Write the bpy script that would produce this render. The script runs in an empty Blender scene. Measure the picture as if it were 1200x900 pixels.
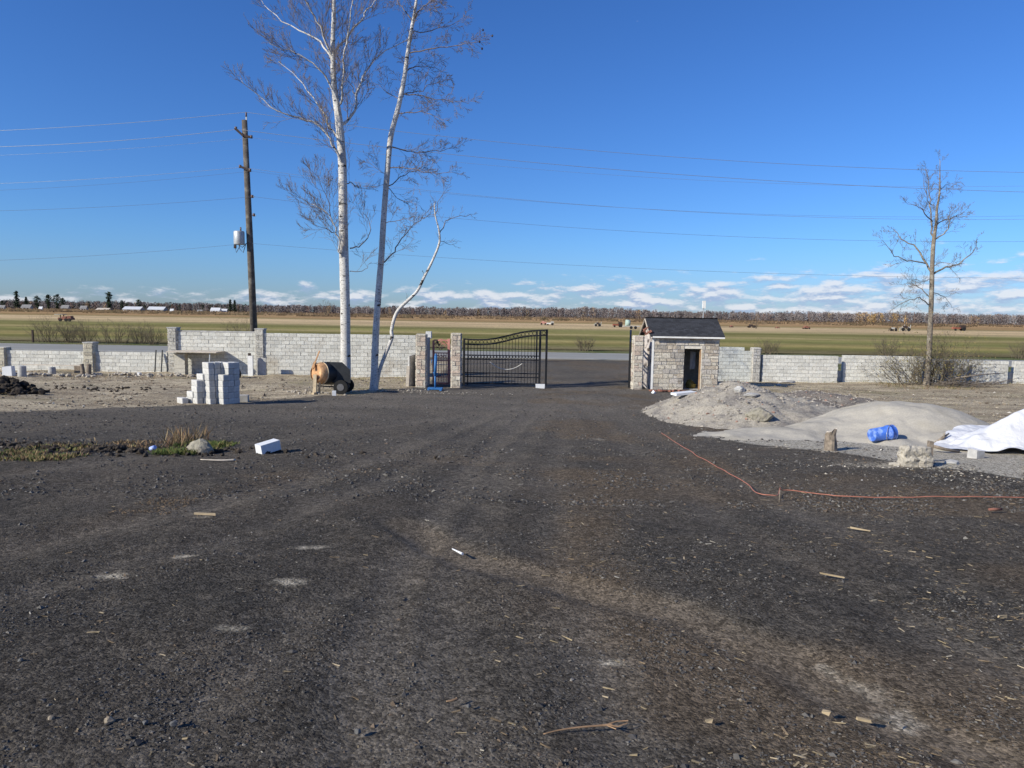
import bpy, math, random
import numpy as np
from mathutils import Vector, Matrix
random.seed(7)
R = math.radians
C = bpy.context.scene.collection
sc = bpy.context.scene

# ---------------------------------------------------------------- camera
F = 820.0                                   # focal length in pixels of a 1200 px wide photograph
CAM = Vector((0, 0, 1.65))
PITCH = math.atan(81.5 / F); ROLL = math.atan(0.01667)
fw = Vector((0, math.cos(PITCH), -math.sin(PITCH)))
up0 = Vector((0, math.sin(PITCH), math.cos(PITCH))); rt0 = Vector((1, 0, 0))
RT = rt0 * math.cos(ROLL) + up0 * math.sin(ROLL)
UP = up0 * math.cos(ROLL) - rt0 * math.sin(ROLL)
cd = bpy.data.cameras.new('camera'); cam = bpy.data.objects.new('camera', cd); C.objects.link(cam)
cd.sensor_width = 36; cd.lens = F / 1200 * 36; cd.clip_start = 0.05; cd.clip_end = 12000
m = Matrix((RT, UP, -fw)).transposed().to_4x4(); m.translation = CAM
cam.matrix_world = m; sc.camera = cam

# ---------------------------------------------------------------- sky, sun, exposure
SUN_AZ = R(33)      # the light travels to the right and this much away from the camera
SUN_EL = R(28)
sc.view_settings.view_transform = 'Standard'; sc.view_settings.look = 'None'
sc.view_settings.exposure = 0.5; sc.view_settings.gamma = 1.0
w = bpy.data.worlds.new('World'); sc.world = w; w.use_nodes = True
nt = w.node_tree; N = nt.nodes; L = nt.links; N.clear()
def wn(t, **k):
    n = N.new(t)
    for a, b in k.items(): setattr(n, a, b)
    return n
sky = wn('ShaderNodeTexSky', sky_type='NISHITA', sun_disc=False)
sky.sun_elevation = SUN_EL
sky.sun_rotation = math.atan2(-math.cos(SUN_AZ), -math.sin(SUN_AZ))
sky.altitude = 0; sky.air_density = 1.0; sky.dust_density = 0.25; sky.ozone_density = 2.5
hsv = wn('ShaderNodeHueSaturation'); hsv.inputs['Saturation'].default_value = 1.12; hsv.inputs['Value'].default_value = 1.0
L.new(sky.outputs[0], hsv.inputs['Color'])
tint = wn('ShaderNodeMix', data_type='RGBA', blend_type='MULTIPLY'); tint.inputs[0].default_value = 1; L.new(hsv.outputs[0], tint.inputs[6]); tint.inputs[7].default_value = (.41, .63, 1.02, 1)
TINT = tint
tc = wn('ShaderNodeTexCoord'); sep = wn('ShaderNodeSeparateXYZ'); L.new(tc.outputs['Generated'], sep.inputs[0])
def wmath(op, a, b=None, c=None, clamp=False):
    n = wn('ShaderNodeMath', operation=op); n.use_clamp = clamp
    for i, v in enumerate((a, b, c)):
        if v is None: continue
        if isinstance(v, (int, float)): n.inputs[i].default_value = v
        else: L.new(v, n.inputs[i])
    return n.outputs[0]
az = wmath('ARCTAN2', sep.outputs[0], sep.outputs[1])
elv = wmath('ARCSINE', sep.outputs[2])
cmb = wn('ShaderNodeCombineXYZ'); L.new(wmath('MULTIPLY', az, 16.0), cmb.inputs[0]); L.new(wmath('MULTIPLY', elv, 54.0), cmb.inputs[1]); cmb.inputs[2].default_value = 3.3
n1 = wn('ShaderNodeTexNoise'); n1.inputs['Scale'].default_value = 1.25; n1.inputs['Detail'].default_value = 7; n1.inputs['Roughness'].default_value = .6
L.new(cmb.outputs[0], n1.inputs['Vector'])
cmb2 = wn('ShaderNodeCombineXYZ'); L.new(wmath('MULTIPLY', az, 16.0), cmb2.inputs[0]); L.new(wmath('ADD', wmath('MULTIPLY', elv, 54.0), .32), cmb2.inputs[1]); cmb2.inputs[2].default_value = 3.3
n2 = wn('ShaderNodeTexNoise'); n2.inputs['Scale'].default_value = 1.25; n2.inputs['Detail'].default_value = 7; n2.inputs['Roughness'].default_value = .6
L.new(cmb2.outputs[0], n2.inputs['Vector'])
# cloud bank: thick near the horizon, gone above about five degrees; higher towards the right
tn = wn('ShaderNodeMapRange', interpolation_type='SMOOTHSTEP'); L.new(elv, tn.inputs[0]); tn.inputs[1].default_value = 0.0; tn.inputs[2].default_value = .11
tm = wn('ShaderNodeMix', data_type='RGBA'); L.new(tn.outputs[0], tm.inputs[0]); tm.inputs[6].default_value = (.37, .53, .93, 1); tm.inputs[7].default_value = (.375, .61, 1.0, 1); L.new(tm.outputs[2], TINT.inputs[7])
top = wmath('ADD', 0.060, wmath('MULTIPLY', az, 0.052))
band = wn('ShaderNodeMapRange', interpolation_type='SMOOTHSTEP'); L.new(wmath('DIVIDE', elv, top), band.inputs[0])
band.inputs[1].default_value = 0.45; band.inputs[2].default_value = 1.25; band.inputs[3].default_value = 0.0; band.inputs[4].default_value = 0.33
thr = wmath('ADD', wmath('SUBTRACT', 0.452, wmath('MULTIPLY', az, .07)), band.outputs[0])
cov = wn('ShaderNodeMapRange', interpolation_type='SMOOTHSTEP'); L.new(wmath('SUBTRACT', n1.outputs[0], thr), cov.inputs[0])
cov.inputs[1].default_value = -.05; cov.inputs[2].default_value = .16; cov.inputs[4].default_value = .80
# a cloud is bright where there is less of it above, grey blue underneath
lit = wn('ShaderNodeMapRange'); L.new(wmath('SUBTRACT', n1.outputs[0], n2.outputs[0]), lit.inputs[0])
lit.inputs[1].default_value = -.06; lit.inputs[2].default_value = .07
cr = wn('ShaderNodeMix', data_type='RGBA'); L.new(lit.outputs[0], cr.inputs[0])
cr.inputs[6].default_value = (2.6, 3.3, 4.9, 1); cr.inputs[7].default_value = (5.9, 6.0, 6.4, 1)
mx = wn('ShaderNodeMix', data_type='RGBA'); L.new(cov.outputs[0], mx.inputs[0]); L.new(tint.outputs[2], mx.inputs[6]); L.new(cr.outputs[2], mx.inputs[7])
bg = wn('ShaderNodeBackground'); bg.inputs['Strength'].default_value = 0.10
L.new(mx.outputs[2], bg.inputs['Color']); wo = wn('ShaderNodeOutputWorld'); L.new(bg.outputs[0], wo.inputs[0])
ld = bpy.data.lights.new('sun', 'SUN'); ld.energy = 4.2; ld.angle = R(.5); ld.color = (1, .945, .82)
so = bpy.data.objects.new('sun', ld); C.objects.link(so)
sdir = Vector((math.cos(SUN_AZ) * math.cos(SUN_EL), math.sin(SUN_AZ) * math.cos(SUN_EL), -math.sin(SUN_EL)))
so.rotation_euler = sdir.to_track_quat('-Z', 'Y').to_euler()

# ---------------------------------------------------------------- terrain shape
def hsh(ix, iy, s):
    n = (ix * 374761393 + iy * 668265263 + s * 974634777) & 0xffffffff
    n = ((n ^ (n >> 13)) * 1274126177) & 0xffffffff
    return ((n ^ (n >> 16)) & 0xffff) / 65535.0
def vn(x, y, s=0):
    x = np.asarray(x, float); y = np.asarray(y, float)
    ix = np.floor(x).astype(np.int64); iy = np.floor(y).astype(np.int64)
    fx = x - ix; fy = y - iy; fx = fx * fx * (3 - 2 * fx); fy = fy * fy * (3 - 2 * fy)
    a = hsh(ix, iy, s); b = hsh(ix + 1, iy, s); c = hsh(ix, iy + 1, s); d = hsh(ix + 1, iy + 1, s)
    return (a + (b - a) * fx) * (1 - fy) + (c + (d - c) * fx) * fy - .5
def zbase(x, y):
    t = np.clip(np.asarray(y, float) / 38.0, -1.2, 1)
    return -1.85 * (1 - np.power(1 - t, 1.5))
def zg(x, y):
    x = np.asarray(x, float); y = np.asarray(y, float)
    k = np.clip((46 - y) / 5, 0, 1)
    rough = np.clip((y - 22) / 4, 0, 1)
    z = .07 * vn(x / 3.1, y / 3.1, 1) + .035 * vn(x / .9, y / .9, 2) + .02 * vn(x / .37, y / .37, 3) + .009 * vn(x / .15, y / .15, 4)
    gap = np.exp(-((x - .3) / 6) ** 2)
    z = z * (1 + 1.5 * rough * (1 - gap))
    return zbase(x, y) + z * k
def G(px, py, dz=0):
    d = fw * F + RT * (px - 600) - UP * (py - 450)
    lo, hi = 1.0, 4000.0
    for _ in range(60):
        mid = (lo * hi) ** .5
        p = CAM + d * (mid / d.y)
        if p.z > float(zg(p.x, p.y)) + dz: lo = mid
        else: hi = mid
    return CAM + d * (lo / d.y)
def P(px, py, y):
    d = fw * F + RT * (px - 600) - UP * (py - 450)
    return CAM + d * (y / d.y)
def gp(x, y, dz=0): return Vector((x, y, float(zg(x, y)) + dz))

# ---------------------------------------------------------------- materials
def nodes(name):
    m = bpy.data.materials.new(name); m.use_nodes = True
    t = m.node_tree; t.nodes.clear()
    o = t.nodes.new('ShaderNodeOutputMaterial'); b = t.nodes.new('ShaderNodeBsdfPrincipled')
    t.links.new(b.outputs[0], o.inputs[0]); b.inputs['Specular IOR Level'].default_value = .25
    return m, t, b
class NB:
    def __init__(s, t): s.t = t
    def n(s, ty, **k):
        x = s.t.nodes.new(ty)
        for a, b in k.items(): setattr(x, a, b)
        return x
    def lk(s, v, i):
        if isinstance(v, (int, float)): i.default_value = v
        elif isinstance(v, tuple): i.default_value = v[:3] if i.type == 'VECTOR' else (v if len(v) == 4 else (*v, 1))
        else: s.t.links.new(v, i)
    def math(s, op, a, b=None, clamp=False):
        x = s.n('ShaderNodeMath', operation=op); x.use_clamp = clamp; s.lk(a, x.inputs[0])
        if b is not None: s.lk(b, x.inputs[1])
        return x.outputs[0]
    def mix(s, f, a, b, mode='MIX'):
        x = s.n('ShaderNodeMix', data_type='RGBA', blend_type=mode); s.lk(f, x.inputs[0]); s.lk(a, x.inputs[6]); s.lk(b, x.inputs[7]); return x.outputs[2]
    def noise(s, scale, detail=4, rough=.55, vec=None, stretch=None):
        x = s.n('ShaderNodeTexNoise'); x.inputs['Scale'].default_value = scale; x.inputs['Detail'].default_value = detail; x.inputs['Roughness'].default_value = rough
        if vec is None: vec = s.obj()
        if stretch:
            mp = s.n('ShaderNodeMapping'); mp.inputs['Scale'].default_value = stretch; s.lk(vec, mp.inputs[0]); vec = mp.outputs[0]
        s.lk(vec, x.inputs['Vector']); return x.outputs[0]
    def obj(s): return s.n('ShaderNodeTexCoord').outputs['Object']
    def ramp(s, v, a, b, lo=0., hi=1.):
        x = s.n('ShaderNodeMapRange', interpolation_type='SMOOTHSTEP'); s.lk(v, x.inputs[0]); x.inputs[1].default_value = a; x.inputs[2].default_value = b
        x.inputs[3].default_value = lo; x.inputs[4].default_value = hi; return x.outputs[0]
    def attr(s, nm, out='Fac'): return s.n('ShaderNodeAttribute', attribute_name=nm).outputs[out]
    def bump(s, h, dist, bs, strength=1):
        x = s.n('ShaderNodeBump'); x.inputs['Distance'].default_value = dist; x.inputs['Strength'].default_value = strength
        s.lk(h, x.inputs['Height']); s.t.links.new(x.outputs[0], bs.inputs['Normal'])
def MAT(name, col, rough=.85, vscale=8, vamt=.25, bump=None, metal=0, attr=False, spec=.25, col2=None, c2=(.5, .65), c2scale=3):
    m, t, b = nodes(name); q = NB(t)
    base = q.attr('Col', 'Color') if attr else (*col, 1)
    if col2: base = q.mix(q.ramp(q.noise(c2scale, 5, .6), *c2), base, (*col2, 1))
    v = q.ramp(q.noise(vscale, 5, .6), .25, .75, 1 - vamt, 1 + vamt)
    cc = q.n('ShaderNodeVectorMath', operation='SCALE'); q.lk(base, cc.inputs[0]); q.lk(v, cc.inputs['Scale'])
    t.links.new(cc.outputs[0], b.inputs['Base Color'])
    b.inputs['Roughness'].default_value = rough; b.inputs['Metallic'].default_value = metal; b.inputs['Specular IOR Level'].default_value = spec
    if bump: q.bump(q.noise(bump[0], 5, .6), bump[1], b)
    return m
M = {}
M['block'] = MAT('split_face_block', (.6, .6, .58), attr=True, vscale=14, vamt=.16, bump=(45, .025), rough=.95, spec=.1, col2=(.47, .43, .36), c2=(.54, .74), c2scale=.7)
M['mortar'] = MAT('block_mortar', (.42, .41, .38), vscale=6, vamt=.2, bump=(60, .01), rough=1, spec=.05)
M['mortar_light'] = MAT('pale_mortar', (.66, .62, .54), vscale=8, vamt=.15, bump=(60, .01), rough=1, spec=.05)
M['stone'] = MAT('ashlar_stone', (.4, .36, .3), attr=True, vscale=11, vamt=.3, bump=(30, .03), rough=.95, spec=.1)
M['concrete'] = MAT('grey_concrete', (.42, .41, .39), vscale=6, vamt=.2, bump=(50, .008), rough=.95, spec=.1, col2=(.3, .29, .27))
M['pale_block'] = MAT('pale_concrete_block', (.55, .56, .58), attr=True, vscale=12, vamt=.14, bump=(50, .01), rough=.95, spec=.1, col2=(.40, .39, .36), c2=(.56, .72), c2scale=4)
M['foam'] = MAT('white_block', (.68, .69, .70), vscale=20, vamt=.06, bump=(90, .003), rough=.8)
M['shingle'] = MAT('asphalt_shingle', (.045, .047, .052), attr=True, vscale=30, vamt=.35, bump=(80, .01), rough=.95)
M['black_metal'] = MAT('black_painted_metal', (.012, .012, .013), rough=.45, vscale=5, vamt=.2, spec=.4)
M['red_metal'] = MAT('red_primer_metal', (.50, .22, .18), rough=.7, vscale=6, vamt=.3)
M['blue_metal'] = MAT('blue_painted_metal', (.04, .15, .36), rough=.5, vscale=8, vamt=.2)
M['pole_wood'] = MAT('weathered_pole_wood', (.11, .095, .08), rough=.95, vscale=3, vamt=.3, bump=(30, .01), col2=(.16, .145, .12))
M['grey_metal'] = MAT('galvanised_metal', (.42, .44, .45), rough=.5, vscale=4, vamt=.12, metal=.3)
M['wire'] = MAT('wire_aluminium', (.42, .43, .44), rough=.4, metal=.6, vamt=.02)
M['wire_dark'] = MAT('wire_black', (.13, .15, .20), rough=.6, vamt=.02)
M['ceramic'] = MAT('insulator_ceramic', (.14, .10, .09), rough=.3, vamt=.1)
M['white_paint'] = MAT('white_paint', (.72, .71, .68), rough=.6, vscale=4, vamt=.12)
M['dark_opening'] = MAT('dark_interior', (.05, .045, .04), rough=.95)
M['raw_wood'] = MAT('raw_timber', (.30, .19, .11), rough=.85, vscale=9, vamt=.3)
M['plywood'] = MAT('weathered_board', (.52, .46, .38), rough=.9, vscale=5, vamt=.2, bump=(30, .004))
M['rust'] = MAT('rusty_orange_metal', (.50, .28, .14), rough=.85, vscale=7, vamt=.35, col2=(.6, .38, .2), bump=(30, .006))
M['cream_metal'] = MAT('cement_caked_metal', (.56, .45, .3), rough=.9, vscale=9, vamt=.25)
M['mixer_black'] = MAT('dark_drum_steel', (.02, .022, .025), rough=.5, vscale=5, vamt=.4, spec=.4)
M['chunk_grey'] = MAT('dull_grey_hub', (.12, .12, .125), rough=.7)
M['rubber'] = MAT('tyre_rubber', (.018, .018, .018), rough=.85)
M['twig'] = MAT('birch_twig_bark', (.19, .155, .135), rough=.9, vscale=2, vamt=.35)
M['grey_bark'] = MAT('grey_brown_bark', (.19, .16, .125), rough=.95, vscale=9, vamt=.35, bump=(25, .02), col2=(.27, .245, .20), c2=(.5, .6))
M['grey_twig'] = MAT('grey_twig_bark', (.19, .16, .13), rough=.95, vscale=3, vamt=.3)
M['shrub_twig'] = MAT('shrub_twigs', (.14, .115, .08), rough=.95, vscale=2, vamt=.35)
M['shrub_leaf'] = MAT('olive_shrub_leaf', (.13, .13, .04), attr=True, rough=.8, vscale=3, vamt=.35)
M['wood_mass'] = MAT('bare_woodland', (.15, .12, .1), attr=True, rough=1, vscale=.05, vamt=.2, spec=0)
M['conifer'] = MAT('dark_conifer', (.035, .05, .03), rough=.95, vscale=.3, vamt=.35, spec=.05)
M['grass'] = MAT('weedy_grass', (.1, .13, .03), attr=True, rough=.8, vscale=4, vamt=.25)
M['rock'] = MAT('pale_rock', (.30, .275, .215), attr=False, rough=.95, vscale=7, vamt=.3, bump=(18, .04), col2=(.22, .2, .17))
M['stones'] = MAT('gravel_stones', (.1, .1, .1), attr=True, rough=.9, vscale=40, vamt=.2, spec=.2)
M['chips'] = MAT('straw_and_chips', (.5, .38, .2), attr=True, rough=.9, vscale=20, vamt=.2)
M['soil'] = MAT('dark_soil', (.05, .042, .035), rough=1, vscale=9, vamt=.4, bump=(14, .06), spec=.05, col2=(.10, .08, .06))
M['gravel_heap'] = MAT('grey_gravel', (.40, .36, .295), rough=1, vscale=22, vamt=.3, bump=(45, .03), spec=.05, col2=(.22, .2, .18), c2=(.45, .7), c2scale=1.2)
M['brown_heap'] = MAT('grey_brown_aggregate', (.215, .185, .155), rough=1, vscale=14, vamt=.35, bump=(40, .03), spec=.05, col2=(.3, .27, .225), c2=(.5, .7), c2scale=1.1)
M['sand'] = MAT('damp_masonry_sand', (.44, .405, .34), rough=1, vscale=30, vamt=.12, bump=(60, .012), spec=.05, col2=(.38, .345, .28), c2=(.45, .7), c2scale=1)
M['blue_plastic'] = MAT('blue_plastic', (.05, .14, .52), rough=.4, vscale=9, vamt=.2, spec=.5, col2=(.20, .31, .66), c2=(.46, .6), c2scale=7)
M['orange_cord'] = MAT('orange_cord', (.38, .15, .10), rough=.6, vamt=.2)
M['red_brown'] = MAT('red_brown_clay', (.24, .11, .08), rough=.9, vscale=6, vamt=.3)
M['leaf_dark'] = MAT('dark_dead_leaf', (.03, .02, .02), rough=.9)
M['stake'] = MAT('old_stake_wood', (.22, .18, .14), rough=.95, vscale=12, vamt=.4, bump=(40, .01))
M['olive_bag'] = MAT('olive_sack', (.16, .12, .03), rough=.9, vscale=8, vamt=.3)
M['pale_rope'] = MAT('pale_rope', (.62, .6, .55), rough=.9)
M['cup'] = MAT('blue_white_cup', (.35, .45, .8), rough=.5, col2=(.8, .8, .85), c2=(.45, .55), c2scale=14)
M['machine_red'] = MAT('faded_red_machine', (.27, .09, .06), rough=.8, vscale=1, vamt=.3)
M['machine_dark'] = MAT('dark_machine', (.05, .035, .03), rough=.8)
M['machine_pale'] = MAT('pale_machine', (.4, .39, .35), rough=.7)
M['machine_green'] = MAT('pale_green_machine', (.36, .46, .4), rough=.7)
M['roof_white'] = MAT('white_barn_roof', (.56, .57, .58), rough=.6, vscale=.4, vamt=.08)
M['roof_grey'] = MAT('grey_barn_roof', (.22, .215, .21), vscale=.4)
M['barn_wall'] = MAT('pale_barn_wall', (.33, .31, .28), rough=.9, vscale=.4, vamt=.15)
M['brick_orange'] = MAT('orange_brick', (.55, .26, .12), rough=.9, vscale=9, vamt=.3)

# birch bark: chalk white with dark cross marks
m, t, b = nodes('birch_bark'); q = NB(t)
mk = q.noise(9, 5, .6, stretch=(1, 1, 7)); mk2 = q.noise(2.3, 3, .5, stretch=(1, 1, 2.4))
c = q.mix(q.ramp(q.noise(1.4, 4), .35, .7), (.66, .64, .60), (.50, .47, .43))
c = q.mix(q.ramp(mk, .56, .62), c, (.06, .05, .045)); c = q.mix(q.ramp(mk2, .64, .68), c, (.05, .045, .04))
t.links.new(c, b.inputs['Base Color']); b.inputs['Roughness'].default_value = .8; q.bump(mk, .02, b); M['birch'] = m

# tarp: white sheeting
m, t, b = nodes('white_tarp'); q = NB(t)
c = q.mix(q.ramp(q.noise(1.3, 4), .4, .7), (.66, .66, .67), (.56, .56, .575)); t.links.new(c, b.inputs['Base Color'])
b.inputs['Roughness'].default_value = .45; q.bump(q.noise(7, 4, .6), .03, b); M['tarp'] = m

# road: grey asphalt
m, t, b = nodes('road_asphalt'); q = NB(t)
c = q.mix(q.ramp(q.noise(.35, 4, .6, stretch=(.25, 1, 1)), .3, .7), (.24, .235, .21), (.29, .28, .25)); t.links.new(c, b.inputs['Base Color'])
b.inputs['Roughness'].default_value = .9; M['road'] = m
M['paint_line'] = MAT('worn_white_line', (.62, .61, .57), rough=.8, vscale=2, vamt=.3)

# field: mown strips running parallel to the road
m, t, b = nodes('field_strips'); q = NB(t)
sx = q.n('ShaderNodeSeparateXYZ'); q.lk(q.obj(), sx.inputs[0])
wob = q.math('MULTIPLY', q.math('SUBTRACT', q.noise(.012, 3, .5, stretch=(1, .3, 1)), .5), 2.6)
dl = q.math('ADD', q.math('DIVIDE', 2870.0, sx.outputs[1]), wob)
rp = q.n('ShaderNodeValToRGB'); q.lk(q.math('DIVIDE', dl, 45.0), rp.inputs[0])
stops = [(2.5, (.27, .19, .11)), (5, (.33, .24, .13)), (8.0, (.27, .20, .11)), (9.4, (.22, .19, .095)), (10.4, (.42, .35, .22)), (14.5, (.39, .33, .20)), (16.5, (.26, .24, .13)),
         (18, (.155, .165, .07)), (21.5, (.20, .20, .085)), (23, (.29, .265, .135)), (24.5, (.19, .19, .08)), (28, (.13, .145, .058)), (30, (.235, .22, .10)), (32, (.25, .23, .10)), (34.5, (.15, .16, .062)), (38, (.15, .145, .08)), (42, (.12, .11, .065))]
els = rp.color_ramp.elements
while len(els) > 1: els.remove(els[-1])
els[0].position = stops[0][0] / 45; els[0].color = (*stops[0][1], 1)
for s_, c_ in stops[1:]:
    e = els.new(s_ / 45); e.color = (*c_, 1)
fv = q.ramp(q.noise(.05, 6, .65, stretch=(.35, 1, 1)), .3, .7, .85, 1.45)
fv2 = q.ramp(q.noise(.9, 4, .7, stretch=(.4, 1, 1)), .3, .7, .82, 1.15)
cc = q.n('ShaderNodeVectorMath', operation='SCALE'); q.lk(q.mix(1.0, rp.outputs[0], (1.10, .98, .92), 'MULTIPLY'), cc.inputs[0]); q.lk(q.math('MULTIPLY', fv, fv2), cc.inputs['Scale'])
tanmix = q.mix(q.ramp(q.noise(.021, 4, .6, stretch=(.2, 1, 1)), .56, .66, 0, .45), cc.outputs[0], (.30, .26, .13))
t.links.new(tanmix, b.inputs['Base Color']); b.inputs['Roughness'].default_value = 1; b.inputs['Specular IOR Level'].default_value = 0
q.bump(q.noise(.8, 5, .7), .25, b); M['field'] = m

# yard: crushed asphalt with dirt, dust and dry grass where the attributes say so
m, t, b = nodes('yard_ground'); q = NB(t)
o = q.obj()
big = q.noise(.33, 4, .55); mid = q.noise(2.4, 5, .65); fine = q.noise(38, 5, .75); grit = q.noise(120, 3, .7)
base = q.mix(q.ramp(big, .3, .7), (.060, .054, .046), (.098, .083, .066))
base = q.mix(q.ramp(mid, .45, .75, 0, .7), base, (.132, .112, .088))
spk = q.n('ShaderNodeTexVoronoi'); spk.inputs['Scale'].default_value = 60; q.lk(o, spk.inputs['Vector'])
sp2 = q.n('ShaderNodeTexVoronoi'); sp2.inputs['Scale'].default_value = 23; q.lk(o, sp2.inputs['Vector'])
gv = q.math('MULTIPLY', q.ramp(spk.outputs['Color'], .1, .9, .62, 1.45), q.ramp(sp2.outputs['Color'], .1, .9, .75, 1.3))
def brk(a, amt=.75, sc_=2.2, lo=.32, hi=.62):      # break an attribute mask up with noise
    return q.ramp(q.math('ADD', a, q.math('MULTIPLY', q.math('SUBTRACT', q.noise(sc_, 6, .68), .5), amt)), lo, hi)
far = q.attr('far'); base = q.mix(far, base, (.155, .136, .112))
rut = q.attr('rut'); base = q.mix(q.math('MULTIPLY', brk(rut, 1.7, 1.4, .25, 1.1), .48), base, (.140, .120, .095))
brown = q.attr('brown'); base = q.mix(q.math('MULTIPLY', brk(brown, .8, 1.6, .25, .9), .75), base, (.13, .098, .066))
track = q.attr('track'); base = q.mix(q.math('MULTIPLY', brk(track, .9, 2.4, .25, 1.0), .62), base, (.148, .118, .084))
dust = q.attr('dust'); base = q.mix(q.math('MULTIPLY', brk(dust, 1.6, 5, .28, .90), .85), base, (.38, .335, .26))
dirt = q.attr('dirt')
dcol = q.mix(q.ramp(q.noise(1.1, 6, .7, stretch=(.45, 1, 1)), .35, .68), (.26, .21, .145), (.48, .405, .285))
dcol = q.mix(q.ramp(q.noise(3.1, 6, .7, stretch=(.5, 1, 1)), .58, .68, 0, .7), dcol, (.10, .08, .06))
dcol = q.mix(q.ramp(q.noise(.45, 4, .6, stretch=(.4, 1, 1)), .55, .68, 0, .5), dcol, (.17, .16, .07))
base = q.mix(brk(dirt, .7, 1.7, .38, .58), base, dcol)
sandm = q.attr('sand'); base = q.mix(brk(sandm, .5, 2.5, .35, .6), base, (.38, .345, .28))
grassm = q.attr('grassy')
gcol = q.mix(q.ramp(q.noise(.6, 6, .7, stretch=(.3, 1, 1)), .4, .6), (.085, .105, .035), (.2, .18, .09))
base = q.mix(brk(grassm, .4, 1.2, .4, .6), base, gcol)
cc = q.n('ShaderNodeVectorMath', operation='SCALE'); q.lk(base, cc.inputs[0]); q.lk(q.math('MULTIPLY', gv, q.ramp(fine, .3, .7, .8, 1.2)), cc.inputs['Scale'])
t.links.new(cc.outputs[0], b.inputs['Base Color']); b.inputs['Roughness'].default_value = .95; b.inputs['Specular IOR Level'].default_value = .05
hh = q.math('ADD', q.math('MULTIPLY', fine, 1.0), q.math('ADD', q.math('MULTIPLY', grit, .5), q.math('MULTIPLY', spk.outputs['Distance'], -.5)))
q.bump(q.math('MULTIPLY', hh, q.ramp(q.math('MAXIMUM', track, rut), 0, 1, 1, .45)), .020, b); M['yard'] = m

# ---------------------------------------------------------------- mesh helpers
class MB:
    def __init__(s): s.v = []; s.f = []; s.c = []; s.sm = []
    def add(s, vs, fs, col=None, smooth=False):
        k = len(s.v); s.v.extend([tuple(a) for a in vs])
        for f in fs:
            s.f.append(tuple(i + k for i in f)); s.c.append(col); s.sm.append(smooth)
    def box(s, c, size, rot=None, col=None, taper=1.0, jit=0):
        hx, hy, hz = size[0] / 2, size[1] / 2, size[2] / 2; vs = []
        for z in (-1, 1):
            k = taper if z > 0 else 1
            for x, y in ((-1, -1), (1, -1), (1, 1), (-1, 1)):
                v = Vector((x * hx * k, y * hy * k, z * hz))
                if jit: v += Vector((random.uniform(-jit, jit), random.uniform(-jit, jit), random.uniform(-jit, jit)))
                if rot is not None: v = rot @ v
                vs.append(v + Vector(c))
        s.add(vs, [(0, 3, 2, 1), (4, 5, 6, 7), (0, 1, 5, 4), (1, 2, 6, 5), (2, 3, 7, 6), (3, 0, 4, 7)], col)
    def bar(s, a, b, w, col=None, w2=None):
        a = Vector(a); b = Vector(b); s.tube([a, b], [w / 2 * 1.414, (w2 or w) / 2 * 1.414], 4, col, smooth=False, cap=True, ph=math.pi / 4)
    def tube(s, pts, rad, sides=6, col=None, smooth=True, cap=False, ph=0):
        pts = [Vector(p) for p in pts]; n = len(pts)
        if isinstance(rad, (int, float)): rad = [rad] * n
        k = len(s.v); prev = None
        for i, p in enumerate(pts):
            d = (pts[min(i + 1, n - 1)] - pts[max(i - 1, 0)])
            if d.length < 1e-9: d = Vector((0, 0, 1))
            d.normalize()
            ref = Vector((0, 0, 1)) if abs(d.z) < .9 else Vector((0, 1, 0))
            if prev is not None: ref = prev
            u = (ref - d * ref.dot(d))
            if u.length < 1e-6: u = d.orthogonal()
            u.normalize(); w_ = d.cross(u); prev = u
            for j in range(sides):
                a = 2 * math.pi * j / sides + ph
                s.v.append(tuple(p + (u * math.cos(a) + w_ * math.sin(a)) * rad[i]))
        for i in range(n - 1):
            for j in range(sides):
                j2 = (j + 1) % sides
                s.f.append((k + i * sides + j, k + i * sides + j2, k + (i + 1) * sides + j2, k + (i + 1) * sides + j)); s.c.append(col); s.sm.append(smooth)
        if cap:
            s.f.append(tuple(k + j for j in range(sides))[::-1]); s.c.append(col); s.sm.append(False)
            s.f.append(tuple(k + (n - 1) * sides + j for j in range(sides))); s.c.append(col); s.sm.append(False)
    def rock(s, c, size, seed, col=None, sub=2, amp=.25, squash=1.0):
        import bmesh
        bm = bmesh.new(); bmesh.ops.create_icosphere(bm, subdivisions=sub, radius=1)
        rr = random.Random(seed); pl = [(Vector((rr.uniform(-1, 1), rr.uniform(-1, 1), rr.uniform(-.6, 1))).normalized(), rr.uniform(.55, .85)) for _ in range(9)]
        vs = []
        for v in bm.verts:
            p = v.co.copy()
            for nrm, d in pl:
                e = p.dot(nrm) - d
                if e > 0: p -= nrm * e * .9
            p += v.co * amp * .4 * (rr.random() - .5)
            vs.append(Vector((p.x * size[0], p.y * size[1], p.z * size[2] * squash)) + Vector(c))
        s.add(vs, [tuple(v.index for v in f.verts) for f in bm.faces], col); bm.free()
    def build(s, name, mat, parent=None, origin=None):
        me = bpy.data.meshes.new(name)
        org = Vector(origin) if origin is not None else (ORG.get(parent.name, Vector()) if parent else Vector())
        v = np.array(s.v, dtype=np.float64) - np.array(org)
        me.from_pydata(v.tolist(), [], s.f)
        if any(c is not None for c in s.c):
            ca = me.color_attributes.new('Col', 'FLOAT_COLOR', 'CORNER')
            arr = np.ones((len(me.loops), 4), dtype=np.float32)
            i = 0
            for f, c in zip(s.f, s.c):
                if c is not None: arr[i:i + len(f), :3] = c
                i += len(f)
            ca.data.foreach_set('color', arr.ravel())
        me.polygons.foreach_set('use_smooth', s.sm)
        me.materials.append(M[mat] if isinstance(mat, str) else mat); me.update()
        o = bpy.data.objects.new(name, me); C.objects.link(o)
        ORG[o.name] = org
        if parent: o.parent = parent
        elif origin is not None: o.location = org; ORG[o.name] = org
        return o
ORG = {}
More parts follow.
